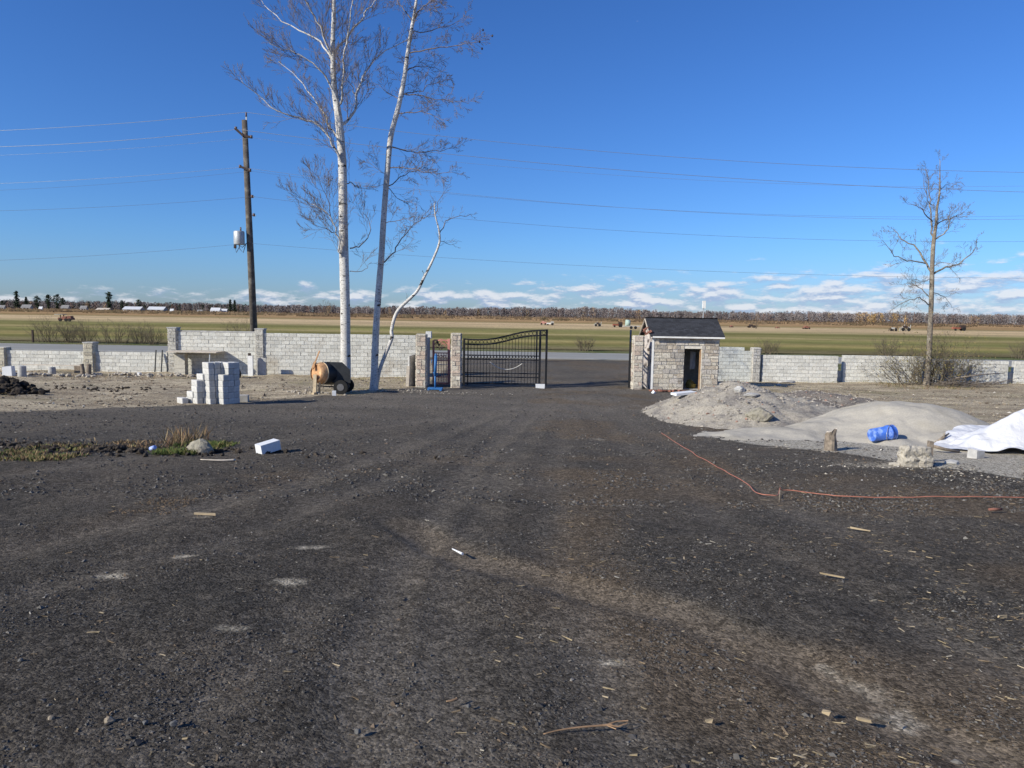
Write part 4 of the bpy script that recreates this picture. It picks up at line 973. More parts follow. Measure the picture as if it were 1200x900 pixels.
for (px, py, pyt, w_, lb) in ((57, 405, 376, 3.6, 'tallest bare roadside shrub at far left beyond the low wall'), (80, 405, 381, 2.8, 'bare roadside shrub below the rusty farm implement'), (106, 405, 380, 3.2, 'bare roadside shrub right behind the short stone pillar'),
                            (135, 406, 380, 3.6, 'wide bare roadside shrub between the short pillar and the high wall'), (163, 406, 383, 3.2, 'bare roadside shrub just left of the high wall'), (185, 406, 386, 2.4, 'small bare roadside shrub against the tall pillar'),
                            (282, 402, 371, 3.6, 'bare shrub behind the high wall just left of the utility pole'), (900, 416, 400, 3, 'low bare shrub beyond the grey pillar on the right'),
                            (1035, 422, 402, 3.2, 'low bare shrub beyond the low wall left of the bare tree'), (686, 416, 402, 2.6, 'low bare shrub across the road between the gates'), (1192, 422, 404, 2.6, 'low bare shrub beyond the wall at the right edge')):
    g_ = P(px, py, 69.0); h_ = (py - pyt) * 69 / F + .35
    shrub('bare_shrub', (g_.x, 69 + rn.uniform(-1, 1), -1.82), h_, w_, 26, rn, lb, 'shrub', 'bare shrubs along the road', dens=1.2, r=.022, spread=1.0)
# leafy undergrowth at the foot of the bare tree
for (px, y, h_, w_, n, lv, lb) in ((1090, 38.9, 3.3, 4.6, 40, 800, 'sparse leafy undergrowth round the foot of the lone bare tree'), (1117, 38.5, 2.6, 4.0, 26, 300, 'arching shoots right of the lone bare tree over the brush'), (1063, 38.6, 2.7, 3.6, 22, 300, 'thin shoots left of the lone bare tree against the wall')):
    p = gp(P(px, 440, y).x, y); shrub('undergrowth', p, h_, w_, n, rn, lb, 'undergrowth', 'undergrowth round the bare tree', leaves=lv, spread=1.5, r=.016)
# brush pile
p0 = gp(P(1122, 450, 38.0).x, 38.0); mb = MB(); mp = MB()
for i in range(60):
    a = rn.uniform(-.5, .5) + (math.pi if rn.random() < .4 else 0); c_ = p0 + Vector((rn.uniform(-1.5, 2.0), rn.uniform(-.6, .6), rn.uniform(0, .28)))
    pts = wander(c_, Vector((math.cos(a), math.sin(a) * .7, rn.uniform(-.05, .25))), rn.uniform(.7, 2.0), 5, Vector(), rn, kink=.12); mb.tube(pts, [.02, .018, .015, .011, .008, .005], 4)
    if i % 3 == 0: sprout(mb, pts, .015, .4, 4, rn, 0, .1, .7)
tag(mb.build('brush_pile', 'grey_twig', origin=p0), 'low tangle of cut grey branches on the ground right of the bare tree', 'brush pile')
mb = MB(); a = P(1120, 443, 37.4); b_ = P(1178, 437, 37.8); mb.tube([a, a.lerp(b_, .5) + Vector((0, 0, .05)), b_], [.035, .03, .02], 6, cap=True)
tag(mb.build('branch', 'grey_twig', origin=a), 'long cut branch sticking out right from the brush pile', 'branch')

# ---------------------------------------------------------------- far woodland, scrub, conifers, farm buildings
def far_wood():
    rng = np.random.default_rng(4); V = []; Fc = []; Cc = []; k = 0
    for row in range(4):
        n = 620; yb = 985 + row * 22
        xs_ = np.linspace(-860, 860, n) + rng.normal(0, 2.5, n)
        hp = 11.6 + .9 * np.sin(xs_ / 90 + row) + 3.4 * np.exp(-((xs_ - 115) / 95) ** 2) + .7 * np.sin(xs_ / 23 + 2) + np.clip((xs_ - 220) / 300, 0, 1) * 3.2 + 1.0 * np.sin(xs_ / 7.3)
        for x, h in zip(xs_, hp):
            h = h * rng.uniform(.78, 1.03) * (1 + .03 * row); y = yb + rng.normal(0, 8); tone = rng.choice(5, p=[.44, .28, .16, .10, .02])
            c = 1.15 * np.array([(.155, .135, .13), (.12, .105, .105), (.185, .16, .15), (.155, .11, .095), (.25, .18, .11)][tone]) * rng.uniform(.8, 1.2)
            if x < -330 and rng.random() < .18: c = np.array([.05, .06, .04])
            if 480 < x < 545 and rng.random() < .4: c = np.array([.33, .22, .10])
            m_ = 64; wd = h * rng.uniform(.2, .32)
            t_ = rng.random(m_) ** .8; cx = x + rng.normal(0, 1, m_) * wd * np.sqrt(np.clip(1.08 - t_, .05, 1)) * .75; cy = y + rng.normal(0, 1, m_) * wd * .6; cz = -1.9 + h * (.06 + .9 * t_)
            sx = rng.uniform(.12, .5, m_); sz = rng.uniform(.5, 1.5, m_); lean = rng.normal(0, .8, m_)
            v = np.stack([np.stack([cx - sx, cy, cz - sz * .6], 1), np.stack([cx + sx, cy + rng.normal(0, .6, m_), cz - sz * .5], 1), np.stack([cx + lean, cy + rng.normal(0, .6, m_), cz + sz], 1)], 1).reshape(-1, 3)
            v = np.vstack([v, [[x - .25, y, -2], [x + .25, y, -2], [x, y, -2 + h * .97]]]); nf = m_ + 1
            V.append(v); Fc.append(np.arange(nf * 3).reshape(-1, 3) + k); Cc.append(np.tile(c, (nf * 3, 1)) * np.repeat(rng.uniform(.92, 1.08, nf), 3)[:, None]); k += nf * 3
    o = npmesh('woodland', np.vstack(V), np.vstack(Fc), 'wood_mass', cols=np.vstack(Cc), smooth=False); return tag(o, 'long line of bare brown woodland along the horizon', 'woodland', kind='stuff')
far_wood()
def scrub():
    rng = np.random.default_rng(6); V = []; Fc = []; Cc = []; k = 0
    for i in range(1500):
        y = rng.uniform(430, 980); x = rng.uniform(-.78, .78) * y
        if rng.random() > .30 + .7 * (x / y < -.1): continue
        h = rng.uniform(.6, 2.4) * (1.6 if rng.random() < .05 else 1); c = np.array([.33, .245, .15]) * rng.uniform(.6, 1.2) if rng.random() < .75 else np.array([.24, .19, .11]); m_ = 14; w_ = rng.uniform(1.5, 6)
        cx = x + rng.normal(0, 1, m_) * w_; cy = y + rng.normal(0, 1, m_) * w_ * .6; cz = -1.8 + h * .4 * rng.random(m_); sx = rng.uniform(.4, 1.4, m_); sz = h * rng.uniform(.3, .7, m_)
        v = np.stack([np.stack([cx - sx, cy, cz - .3], 1), np.stack([cx + sx, cy + .5, cz - .3], 1), np.stack([cx, cy, cz + sz], 1)], 1).reshape(-1, 3)
        V.append(v); Fc.append(np.arange(m_ * 3).reshape(-1, 3) + k); Cc.append(np.tile(c, (m_ * 3, 1))); k += m_ * 3
    return tag(npmesh('scrub', np.vstack(V), np.vstack(Fc), 'wood_mass', cols=np.vstack(Cc), smooth=False), 'rusty brown scrub growing across the far end of the fields', 'scrub', kind='stuff')
scrub()
def conifer(px, pyt, y, w_, label, shape='cone'):
    b0 = P(px, 362, y); zt = P(px, pyt, y).z; zb = -1.8; h = zt - zb; x = b0.x
    o = thing('evergreen_tree', (x, y, zb), label, 'tree', 'dark evergreens on the horizon'); mb = MB(); mb.tube([(x, y, zb), (x, y, zb + h * .9)], [.5, .15], 6); mb.build('trunk', 'pole_wood', o)
    rr = random.Random(int(px)); cr_ = MB()
    for i in range(420):
        t_ = rr.random(); env = (1 - t_) ** .7 * (.5 + .5 * rr.random()) if shape == 'cone' else (math.sin(math.pi * min(1, max(0, (t_ - .25) / .75))) ** .6 if shape == 'ball' else (.35 + .65 * (t_ > .55)) * (1 - t_ * .3))
        a = rr.uniform(0, 6.283); r_ = w_ / 2 * env * rr.random() ** .5; c_ = Vector((x + math.cos(a) * r_, y + math.sin(a) * r_, zb + h * (.08 + .9 * t_))); s_ = h * .045 * rr.uniform(.6, 1.4)
        cr_.add([c_ + Vector((rr.gauss(0, s_), rr.gauss(0, s_), rr.gauss(0, s_ * .7))) for _ in range(3)], [(0, 1, 2)])
    cr_.build('crown', 'conifer', o)
for px, pyt, w_, lb, sh in ((20, 341.5, 9, 'tall dark evergreen second from the left edge of the horizon', 'cone'), (31, 348, 6, 'narrow dark evergreen beside the leftmost white roof', 'cone'), (44, 346.5, 8, 'dark evergreen left of the widest evergreen clump', 'ball'),
                            (57, 345.5, 8, 'left half of the widest evergreen clump on the horizon', 'ball'), (67, 345, 9, 'right half of the widest evergreen clump on the horizon', 'ball'), (74, 349, 6, 'small evergreen at the right foot of the widest clump', 'ball'), (128, 342.5, 7, 'lone umbrella shaped pine standing above the horizon wood', 'umb'),
                            (270, 351, 5, 'pair left evergreen right of the white farmhouse', 'cone'), (275, 351.5, 5, 'dark evergreen just left of the utility pole on the horizon', 'cone'), (163, 351, 6, 'dark evergreen behind the large white roofed barn', 'ball'), (3, 352, 5, 'small evergreen at the extreme left of the horizon', 'ball'), (143, 352, 5, 'small evergreen left of the large white roofed barn', 'ball')):
    conifer(px, pyt, 860, w_ * 1.05, lb, sh)
def house(px0, px1, pyt, y, label, wall='barn_wall', roof='roof_white', rh=.55):
    x0 = P(px0, 360, y).x; x1 = P(px1, 360, y).x; zb = -1.8; zt = max(zb + (P((px0 + px1) / 2, pyt, y).z - zb) * .72, zb + 2.4); w_ = x1 - x0; d = min(12, w_ * .6); hw_ = (zt - zb); ez_ = zb + hw_ * (1 - rh)
    o = thing('farm_building', ((x0 + x1) / 2, y, zb), label, 'building', 'farm buildings on the horizon'); mb = MB(); wallbox(mb, x0, x1, y - d / 2, y + d / 2, zb, ez_)
    for xx in (x0, x1 - .2): mb.add([(xx, y - d / 2, ez_), (xx, y + d / 2, ez_), (xx, y, zt - .1), (xx + .2, y - d / 2, ez_), (xx + .2, y + d / 2, ez_), (xx + .2, y, zt - .1)], [(0, 1, 2), (5, 4, 3), (0, 2, 5, 3), (1, 4, 5, 2)])
    mb.build('wall', wall, o); mb = MB(); e = .5
    mb.add([(x0 - e, y - d / 2 - e, ez_ - .1), (x1 + e, y - d / 2 - e, ez_ - .1), (x1 + e, y, zt), (x0 - e, y, zt), (x0 - e, y + d / 2 + e, ez_ - .1), (x1 + e, y + d / 2 + e, ez_ - .1), (x0 - e, y - d / 2 - e, ez_ - .4), (x1 + e, y - d / 2 - e, ez_ - .4)], [(0, 1, 2, 3), (3, 2, 5, 4), (6, 7, 1, 0)])
    mb.build('roof', roof, o)
    mb = MB(); wallbox(mb, x0 + w_ * .25, x0 + w_ * .45, y - d / 2 - .05, y - d / 2 + .05, zb, zb + (ez_ - zb) * .8); mb.build('door', 'machine_dark', o)
    mb = MB(); wallbox(mb, x0 + w_ * .62, x0 + w_ * .8, y - d / 2 - .05, y - d / 2 + .05, zb + (ez_ - zb) * .35, zb + (ez_ - zb) * .8); mb.build('window', 'machine_dark', o)
house(147, 167, 357, 760, 'large barn with a long white roof on the left horizon'); house(175.5, 194, 357, 770, 'pale farm building right of the large white barn')
house(248, 258, 358.2, 740, 'white farmhouse with a steep roof left of the utility pole', wall='white_paint'); house(259, 266, 360, 745, 'low pale shed beside the white farmhouse'); house(27, 37, 354.5, 700, 'small white roofed house between the leftmost evergreens', roof='roof_grey')
house(0, 6, 355.5, 705, 'small pale house at the left edge of the horizon', roof='roof_grey'); house(73, 81, 355, 720, 'pale shed right of the widest evergreen clump', roof='roof_grey'); house(115, 129, 359.5, 730, 'long low tan shed under the umbrella pine', roof='plywood'); house(200, 203, 360, 650, 'tiny white shed right of the pale farm building', wall='white_paint'); house(46.5, 49.5, 357.5, 650, 'tiny white shed under the dark evergreens', wall='white_paint'); house(95, 102, 356, 720, 'grey pale shed behind bare trees left of the umbrella pine', roof='roof_grey'); house(232, 237, 361.5, 700, 'tiny pale shed left of the white farmhouse', roof='roof_grey')

def wheel(o, c_, r, w_, mat='rubber'):
    mb = MB(); mb.tube([c_ - Vector((0, w_ / 2, 0)), c_ + Vector((0, w_ / 2, 0))], r, 12, cap=True); return mb.build('wheel', mat, o)
def implement(px, py, w_px, h_px, label, cat, style, m1='machine_red', m2='machine_dark'):
    dl_ = py - (368.5 + (px - 600) * .01667); y = 3.44 * F / dl_; c_ = P(px, py, y); c_.z = -1.79; w_ = w_px * y / F; h_ = h_px * y / F
    o = thing(cat.replace(' ', '_'), c_, label, cat, 'farm machinery parked in the fields')
    def B(name, mat, *boxes):
        mb = MB()
        for (x0, x1, z0, z1, d) in boxes: mb.box(c_ + Vector(((x0 + x1) / 2 * w_, 0, (z0 + z1) / 2 * h_)), ((x1 - x0) * w_, d, (z1 - z0) * h_), jit=.03)
        return mb.build(name, mat, o)
    if style == 'cart':       # wagon with a deck, stakes and wheels
        B('deck', m1, (-.5, .4, .3, .5, 1.8)); B('load', m1, (-.3, .05, .5, .95, 1.4), (.1, .38, .5, .75, 1.4)); B('drawbar', m2, (.4, .62, .25, .33, .15))
        wheel(o, c_ + Vector((-.32 * w_, -.9, .22 * h_)), .24 * h_, .25); wheel(o, c_ + Vector((.25 * w_, -.9, .22 * h_)), .24 * h_, .25); wheel(o, c_ + Vector((-.32 * w_, .9, .22 * h_)), .24 * h_, .25); wheel(o, c_ + Vector((.25 * w_, .9, .22 * h_)), .24 * h_, .25)
    elif style == 'rake':     # open framework on wheels
        mb = MB()
        for i in range(6): xx = (-.5 + i / 5) * w_; mb.bar(c_ + Vector((xx, 0, 0)), c_ + Vector((xx + .06 * w_, 0, h_ * (.5 + .45 * ((i * 7) % 3) / 2))), .16)
        mb.bar(c_ + Vector((-.5 * w_, 0, .45 * h_)), c_ + Vector((.55 * w_, 0, .55 * h_)), .2); mb.build('frame', m1, o); B('seat_box', m2, (-.1, .2, .45, .8, .9)); wheel(o, c_ + Vector((-.25 * w_, -.7, .25 * h_)), .25 * h_, .2); wheel(o, c_ + Vector((.3 * w_, -.7, .25 * h_)), .25 * h_, .2)
    elif style == 'canopy':   # implement with a flat pale canopy
        B('chassis', m1, (-.3, .5, .2, .5, 1.5), (-.1, .15, .5, .7, 1.2), (.25, .45, .5, .75, 1.2)); B('canopy', 'machine_pale', (-.5, .0, .92, 1.0, 1.6)); B('mast', m2, (-.28, -.24, .4, .92, .1), (-.08, -.04, .5, .92, .1))
        for xx in (-.15, .2, .42): wheel(o, c_ + Vector((xx * w_, -.8, .22 * h_)), .22 * h_, .25)
    elif style == 'tank':     # tank trailer
        mb = MB(); mb.tube([c_ + Vector((-.3 * w_, 0, .62 * h_)), c_ + Vector((-.05 * w_, 0, .62 * h_))], .36 * h_, 12, cap=True); mb.build('tank', 'machine_green', o); B('deck', 'machine_pale', (-.45, .5, .24, .34, 1.8)); wheel(o, c_ + Vector((.0, -.9, .16 * h_)), .16 * h_, .25); wheel(o, c_ + Vector((.25 * w_, -.9, .16 * h_)), .16 * h_, .25)
    else:                     # tractor like
        B('bonnet', m1, (-.5, .05, .3, .62, 1.0)); B('cab', m2, (.05, .42, .35, 1.0, 1.3)); wheel(o, c_ + Vector((.25 * w_, -.8, .3 * h_)), .32 * h_, .35); wheel(o, c_ + Vector((-.35 * w_, -.7, .18 * h_)), .2 * h_, .25); wheel(o, c_ + Vector((.25 * w_, .8, .3 * h_)), .32 * h_, .35)
M['pink'] = MAT('faded_pink_metal', (.5, .25, .2), rough=.8)
implement(76, 376.5, 19, 8.5, 'rusty farm implement with a pale flat canopy in the left field', 'farm implement', 'canopy', 'red_brown')
implement(637, 380.5, 8, 4.5, 'faded pink wagon right of the raised gate end, in the middle field', 'farm wagon', 'cart', 'pink', 'machine_dark'); implement(645, 381, 9, 4.5, 'white vehicle next to the pink wagon in the middle field', 'farm vehicle', 'tractor', 'white_paint', 'machine_pale')
implement(700, 382.5, 8, 6, 'dark and white hay rake alone in the middle field', 'hay rake', 'rake', 'machine_pale', 'machine_dark'); implement(724, 383.3, 12, 6, 'dark red machine left of the pale green tank trailer', 'tractor', 'tractor', 'machine_red', 'machine_dark')
implement(739, 385.5, 20, 11, 'pale green tank on a trailer left of the hut roof', 'tank trailer', 'tank'); implement(857, 383.5, 3.5, 2.6, 'small rusty machine just right of the hut roof', 'farm implement', 'cart', 'red_brown'); implement(881, 384, 10, 4, 'long dark low wagon under a small bare tree', 'farm wagon', 'cart', 'machine_dark')
implement(911, 384.7, 4, 2, 'tiny rusty implement between the dark wagon and the orange one', 'farm implement', 'cart', 'red_brown'); implement(945, 385.5, 8, 4, 'orange brown implement in the field above the low wall', 'farm implement', 'cart', 'red_brown')
implement(1046, 388, 9, 5.5, 'dark framework implement left of the bare tree in the far field', 'hay rake', 'rake', 'machine_dark', 'machine_pale'); implement(1060, 388, 12, 8, 'pale framework implement close left of the bare tree in the far field', 'hay rake', 'rake', 'machine_pale', 'machine_dark'); implement(1124, 387.5, 16, 6.5, 'dark red implement right of the bare tree in the far field', 'tractor', 'tractor', 'machine_red', 'machine_dark')
# few small far trees
for px, pyt, pyb, y, lb in ((886, 374, 384, 235, 'small bare tree behind the long dark wagon'), (382, 350.5, 369, 600, 'reddish bare tree above the horizon left of the bright birch')):
    b0 = P(px, pyb, y); h_ = (pyb - pyt) * y / F; shrub('far_tree', (b0.x, y, -1.8), h_, h_ * .35, 7, random.Random(int(px)), lb, 'tree', 'small far trees', r=.05 * h_ / 3, dens=1)

# ---------------------------------------------------------------- block stack
BT = [(.51, .50, .475), (.46, .455, .43), (.55, .54, .51)]
yaw = R(-40); ux = Vector((math.cos(yaw), math.sin(yaw), 0)); vy = Vector((-math.sin(yaw), math.cos(yaw), 0))
sx0 = G(250, 474)
# columns: photo x of the near lower corner, step along the block, step away, courses, name
cols_ = [(213, 0, 0, 1, 'outermost low column'), (217.5, 0, 1, 2, 'second left column'), (231, 0, 0, 4, 'left front column'), (231, 0, 1, 5, 'left rear column'),
         (245.5, 0, 0, 7, 'tallest front column'), (245.5, 0, 1, 7, 'column behind the tallest front one'), (245.5, 0, 2, 7, 'rear column of the middle row'),
         (261, 0, 0, 5, 'right front column'), (261, 0, 1, 7, 'second right column'), (261, 0, 2, 7, 'rear right column')]
proto_me = {}
rs_ = random.Random(12); order = ['lowest', 'second', 'third', 'fourth', 'fifth', 'sixth', 'seventh', 'eighth']
def blockmesh(seed):
    mb = MB(); rr = random.Random(seed); c_ = BT[seed % 3]
    import bmesh
    bm = bmesh.new(); bmesh.ops.create_cube(bm, size=1)
    for v in bm.verts: v.co = Vector((v.co.x * .392, v.co.y * .192, v.co.z * .188)) + Vector((rr.uniform(-.003, .003), rr.uniform(-.003, .003), 0))
    bmesh.ops.bevel(bm, geom=list(bm.edges), offset=.012, segments=1, affect='EDGES')
    # two shallow core recesses on top
    bm.normal_update()
    mb.add([v.co for v in bm.verts], [tuple(v.index for v in f.verts) for f in bm.faces], col=c_); bm.free()
    o = mb.build('concrete_block', 'pale_block'); me = o.data; bpy.data.objects.remove(o); return me
meshes = [blockmesh(i) for i in range(3)]
nblk = 0
for (cpx, u, v, n, nm) in cols_:
    for k in range(n):
        ju, jv = rs_.uniform(-.03, .03), rs_.uniform(-.012, .02)
        p = Vector((sx0.x + (cpx - 250) * sx0.y / F, sx0.y, 0)) + ux * (-.195 + ju + rs_.uniform(-.01, .01)) + vy * (.1 + v * .2 + jv); p.z = float(zg(sx0.x, sx0.y)) + .094 + k * .19 - .01
        b_ = bpy.data.objects.new('concrete_block', meshes[nblk % 3]); C.objects.link(b_); b_.location = p; b_.rotation_euler = (0, 0, yaw + rs_.uniform(-.03, .03)); nblk += 1
        top_ = ', topmost' if k == n - 1 and n > 1 else ''
        tag(b_, f'pale grey concrete block, {order[k]} from the ground{top_}, {nm}', 'block', 'blocks in the free standing stack')
def loose_block(px, py, yw, label, size=(.39, .19, .19), tilt=0, mat='pale_block', roll=0, name='concrete_block', cat='block', dz=0):
    a = GS(px, py); me = MB(); me.box((0, 0, 0), size, col=rs_.choice(BT) if mat == 'pale_block' else None, jit=.006)
    o = me.build(name, mat); o.location = a + Vector((0, 0, size[2] / 2 + dz)); o.rotation_euler = (roll, tilt, yw); return tag(o, label, cat)
loose_block(282, 470.5, .2, 'dark lump of broken block at the right foot of the stack', (.5, .3, .22), mat='concrete')
loose_block(205.5, 436, .1, 'small pale block under the left end of the plank shelf')
# white block alone on the gravel
a = G(313, 531); mb = MB(); mb.box((0, 0, 0), (.36, .19, .17), jit=.004); o = mb.build('white_block', 'foam'); o.location = a + Vector((0, 0.05, .10)); o.rotation_euler = (R(0), R(-9), R(50)); tag(o, 'single white block lying tilted on the dark gravel', 'block')

# ---------------------------------------------------------------- plank shelf against the left wall
YS = 36.4
zt = P(225, 412, YS).z
o = thing('plank_shelf', (P(222, 437, YS).x, YS, -1.85), 'long plank on block supports casting a shadow on the high wall', 'shelf')
mb = MB(); a = P(192, 411.5, YS); b_ = P(251, 414.5, YS); mb.box((a + b_) / 2 + Vector((0, .82, 0)), ((b_ - a).length, 1.2, .05), rot=Matrix.Rotation(-.035 + .0, 3, 'Y') if False else None); mb.build('plank', 'plywood', o)
mb = MB()
for k in range(6): mb.box((P(203, 430, YS).x, YS + .9, -1.9 + k * .2 + .1), (.55, .4, .19), col=(.5, .47, .4), jit=.008)
mb.build('support', 'pale_block', o)
mb = MB(); mb.bar(P(245, 434, YS + .35), P(246, 414, YS + .35), .05); mb.build('prop', 'grey_metal', o)
# white form panel by the pillar
a = P(293.5, 440, 36.7); o = thing('form_panel', (a.x, 36.7, float(zg(a.x, 36.7))), 'upright narrow pale panel leaning near the tall pillar under the utility pole', 'panel'); mb = MB(); z1 = P(293.5, 417, 36.7).z; z0 = o.location.z
mb.box((a.x, 36.75, (z0 + z1) / 2), (.26, .12, z1 - z0)); mb.build('panel_body', 'white_paint', o); mb = MB(); mb.box((a.x - .05, 36.75, z1 + .06), (.12, .1, .16)); mb.build('cap', 'machine_dark', o)
mb = MB(); mb.box((a.x + .45, 37.1, (z0 + z1) / 2 - .05), (.5, .08, (z1 - z0) * .85)); mb.build('side_board', 'concrete', o)
# ladder-like frames on low wall
for px, w_ in ((181, .1), (188.5, .1), (195.5, .1)):
    a = P(px, 437, 37.9); t_ = P(px, 411, 37.9); mb = MB(); mb.bar(Vector((a.x, 37.95, float(zg(a.x, 37.9)))), Vector((a.x, 38.15, t_.z + .02)), .05); 
    ob = mb.build('steel_bar', 'black_metal', origin=(a.x, 37.95, -1.85)); tag(ob, {181: 'left upright black steel bar leaning on the low wall', 188.5: 'middle upright steel bar leaning on the low wall', 195.5: 'right upright steel bar leaning on the low wall beside the tall pillar'}[px], 'bar', 'upright bars on the low wall')
mb = MB()
for i in range(4): mb.box((0, 0, i * .075 + .04), (.22, .11, .065), rot=Matrix.Rotation(rs_.uniform(-.3, .3), 3, 'Z'), jit=.004)
o = mb.build('brick_pile', 'brick_orange'); o.location = G(284, 438.5); o.scale = (1.5, 1.5, 1.5); tag(o, 'small pile of orange bricks on the ground behind the block stack', 'bricks')
a = G(278, 443); mb = MB(); mb.rock((0, 0, .22), (.2, .2, .36), 44, sub=2, amp=.5); o = mb.build('dark_stump', 'soil'); o.location = a; tag(o, 'dark brown stump right behind the block stack', 'stump')

# ---------------------------------------------------------------- cement mixer
a = G(371, 461); a = Vector((a.x, a.y, a.z)); K = a.y / F
mx_ = thing('cement_mixer', a, 'old towable cement mixer with a rusty orange mouth and a black body', 'cement mixer')
def mp_(px, py, dy=0): return P(px, py, a.y + dy)
c0 = mp_(370, 437); c1 = mp_(384, 437, .35); c2 = mp_(393, 438, .80)
dd = (c2 - c0).normalized()
mb = MB(); mb.tube([c0, c0 + dd * .02, c0 + dd * .16, c0 + dd * .27], [.32, .35, .41, .43], 22, cap=False); mb.build('drum_mouth', 'rust', mx_)
mb = MB(); mb.tube([c0 + dd * .05, c0 + dd * .06], [.34, .02], 22, cap=True); mb.build('drum_face', 'rust', mx_)
mb = MB(); mb.tube([c0 + dd * .27, c0 + dd * .32, c0 + dd * .85, c0 + dd * 1.05], [.435, .45, .45, .3], 22, cap=True); mb.build('drum', 'mixer_black', mx_)
mb = MB(); mb.tube([c0 + dd * .25, c0 + dd * .285], [.445, .445], 22, cap=True); mb.build('drum_rim', 'cream_metal', mx_)
e = mp_(399, 438, .5); hb = MB(); hb.add([mp_(383, 424, .3), mp_(401, 424.5, .3), mp_(410, 433, .3), mp_(411, 449, .3), mp_(381, 448, .3), mp_(383, 424, 1.0), mp_(401, 424.5, 1.0), mp_(410, 433, 1.0), mp_(411, 449, 1.0), mp_(381, 448, 1.0)], [(0, 4, 3, 2, 1), (5, 6, 7, 8, 9), (0, 1, 6, 5), (1, 2, 7, 6), (2, 3, 8, 7), (3, 4, 9, 8), (4, 0, 5, 9)]); hb.build('engine_housing', 'mixer_black', mx_)
mb = MB(); mb.bar(mp_(369.5, 439, -.1), mp_(368.8, 461, -.1), .13); mb.bar(mp_(369.5, 461, -.1), mp_(366.5, 461.5, -.3), .1); mb.bar(mp_(375, 440, -.05), mp_(374, 461, .1), .07); mb.build('leg', 'cream_metal', mx_)
mb = MB(); mb.bar(mp_(371, 443, 0), mp_(408, 449, .6), .09); mb.bar(mp_(372, 452, 0), mp_(398, 454, .5), .05); mb.build('chassis', 'mixer_black', mx_)
mb = MB(); mb.bar(mp_(366, 433, 0), mp_(374.5, 411, .1), .045); mb.bar(mp_(366.5, 432, 0), mp_(369.5, 424, .1), .09); mb.build('handle', 'rust', mx_)
for dy in (.15, 1.15):
    c_ = mp_(399.5, 450.5, .15); c_ = Vector((c_.x, a.y + dy, float(zg(c_.x, a.y + dy)) + .27)); mb = MB(); mb.tube([c_ - Vector((0, .08, 0)), c_ + Vector((0, .08, 0))], .28, 18, cap=True); wh = mb.build('wheel', 'rubber', mx_)
    mb = MB(); mb.tube([c_ - Vector((0, .095, 0)), c_ - Vector((0, .075, 0))], .14, 14, cap=True); mb.build('rim', 'chunk_grey', wh)
loose_block(391.5, 463.5, .2, 'small white stone on the ground below the cement mixer', (.14, .14, .17), mat='foam', name='white_stone', cat='stone')

# ---------------------------------------------------------------- bits in the middle and right
def rockobj(px, py, size, seed, label, mat='rock', name='rock', cat='rock', sink=.25, sub=3):
    p = GS(px, py); mb = MB(); (size := tuple(v * .7 for v in size)) if name == 'pebble' else None; mb.rock((0, 0, size[2] * (1 - sink * 2) * .5), size, seed, sub=sub); o = mb.build(name, mat); o.location = p; return tag(o, label, cat)
rockobj(234, 531, (.25, .19, .20), 71, 'pale pointed rock beside the weeds on the left')
rockobj(890, 488, (.36, .3, .22), 72, 'large pale rock sitting on the gravel heap')
rockobj(766, 461, (.11, .09, .12), 73, 'small white stone at the left corner of the hut', mat='foam')
rockobj(880, 464, (.25, .16, .06), 77, 'flat pale slab behind the gravel heap', mat='concrete')
rockobj(922, 449, (.5, .3, .16), 78, 'pale rubble lump at the foot of the low right wall', mat='concrete')
rockobj(867, 459, (.2, .15, .13), 79, 'pale rubble in the shadow right of the hut', mat='concrete')
rockobj(912, 452, (.14, .11, .09), 80, 'small pale stone near the grey pillar on the right', mat='concrete')
a = GS(801, 463.5); mb = MB(); mb.box((0, 0, .07), (.72, .32, .07), rot=Matrix.Rotation(-.06, 3, 'Y'), jit=.01); o = mb.build('step_slab', 'foam'); o.location = a; o.rotation_euler = (0, 0, .35); tag(o, 'white slab lying in front of the hut doorway', 'slab')
mb = MB()
for i in range(18): mb.box((rs_.uniform(-.75, .75), rs_.uniform(-.15, .15), .03 + rs_.random() * .03), (rs_.uniform(.08, .22), .1, .06), rot=Matrix.Rotation(rs_.uniform(-1, 1), 3, 'Z'), jit=.015)
o = mb.build('brick_rubble', 'red_brown'); o.location = G(782, 459); tag(o, 'red brick rubble along the foot of the hut front wall', 'rubble')
rockobj(1115.5, 544, (.13, .1, .07), 81, 'small pale stone left of the tarp edge', mat='concrete')
# stump
a = GS(973, 528); o = thing('tree_stump', a, 'short upright weathered stump on the sand heap edge', 'stump')
mb = MB(); rr = random.Random(4); n_ = 14; rings_ = []
for z_, r_ in ((-.08, .13), (.0, .12), (.15, .108), (.3, .105), (.38, .11)):
    rings_.append([a + Vector((math.cos(6.283 * i / n_) * r_ * rr.uniform(.86, 1.1) - .04 * z_, math.sin(6.283 * i / n_) * r_ * rr.uniform(.86, 1.1), z_ + (.07 * math.cos(6.283 * i / n_ + .4) + rr.uniform(-.03, .03) if z_ > .35 else 0))) for i in range(n_)])
vs = [v for r_ in rings_ for v in r_] + [a + Vector((0, 0, .36))]; fs = [(k * n_ + i, k * n_ + (i + 1) % n_, (k + 1) * n_ + (i + 1) % n_, (k + 1) * n_ + i) for k in range(4) for i in range(n_)]
mb.add(vs[:-1], fs); mb.build('bark', 'stake', o); mb = MB(); mb.add(rings_[-1] + [a + Vector((0, 0, .36))], [(i, (i + 1) % n_, n_) for i in range(n_)]); mb.build('cut_top', 'plywood', o)
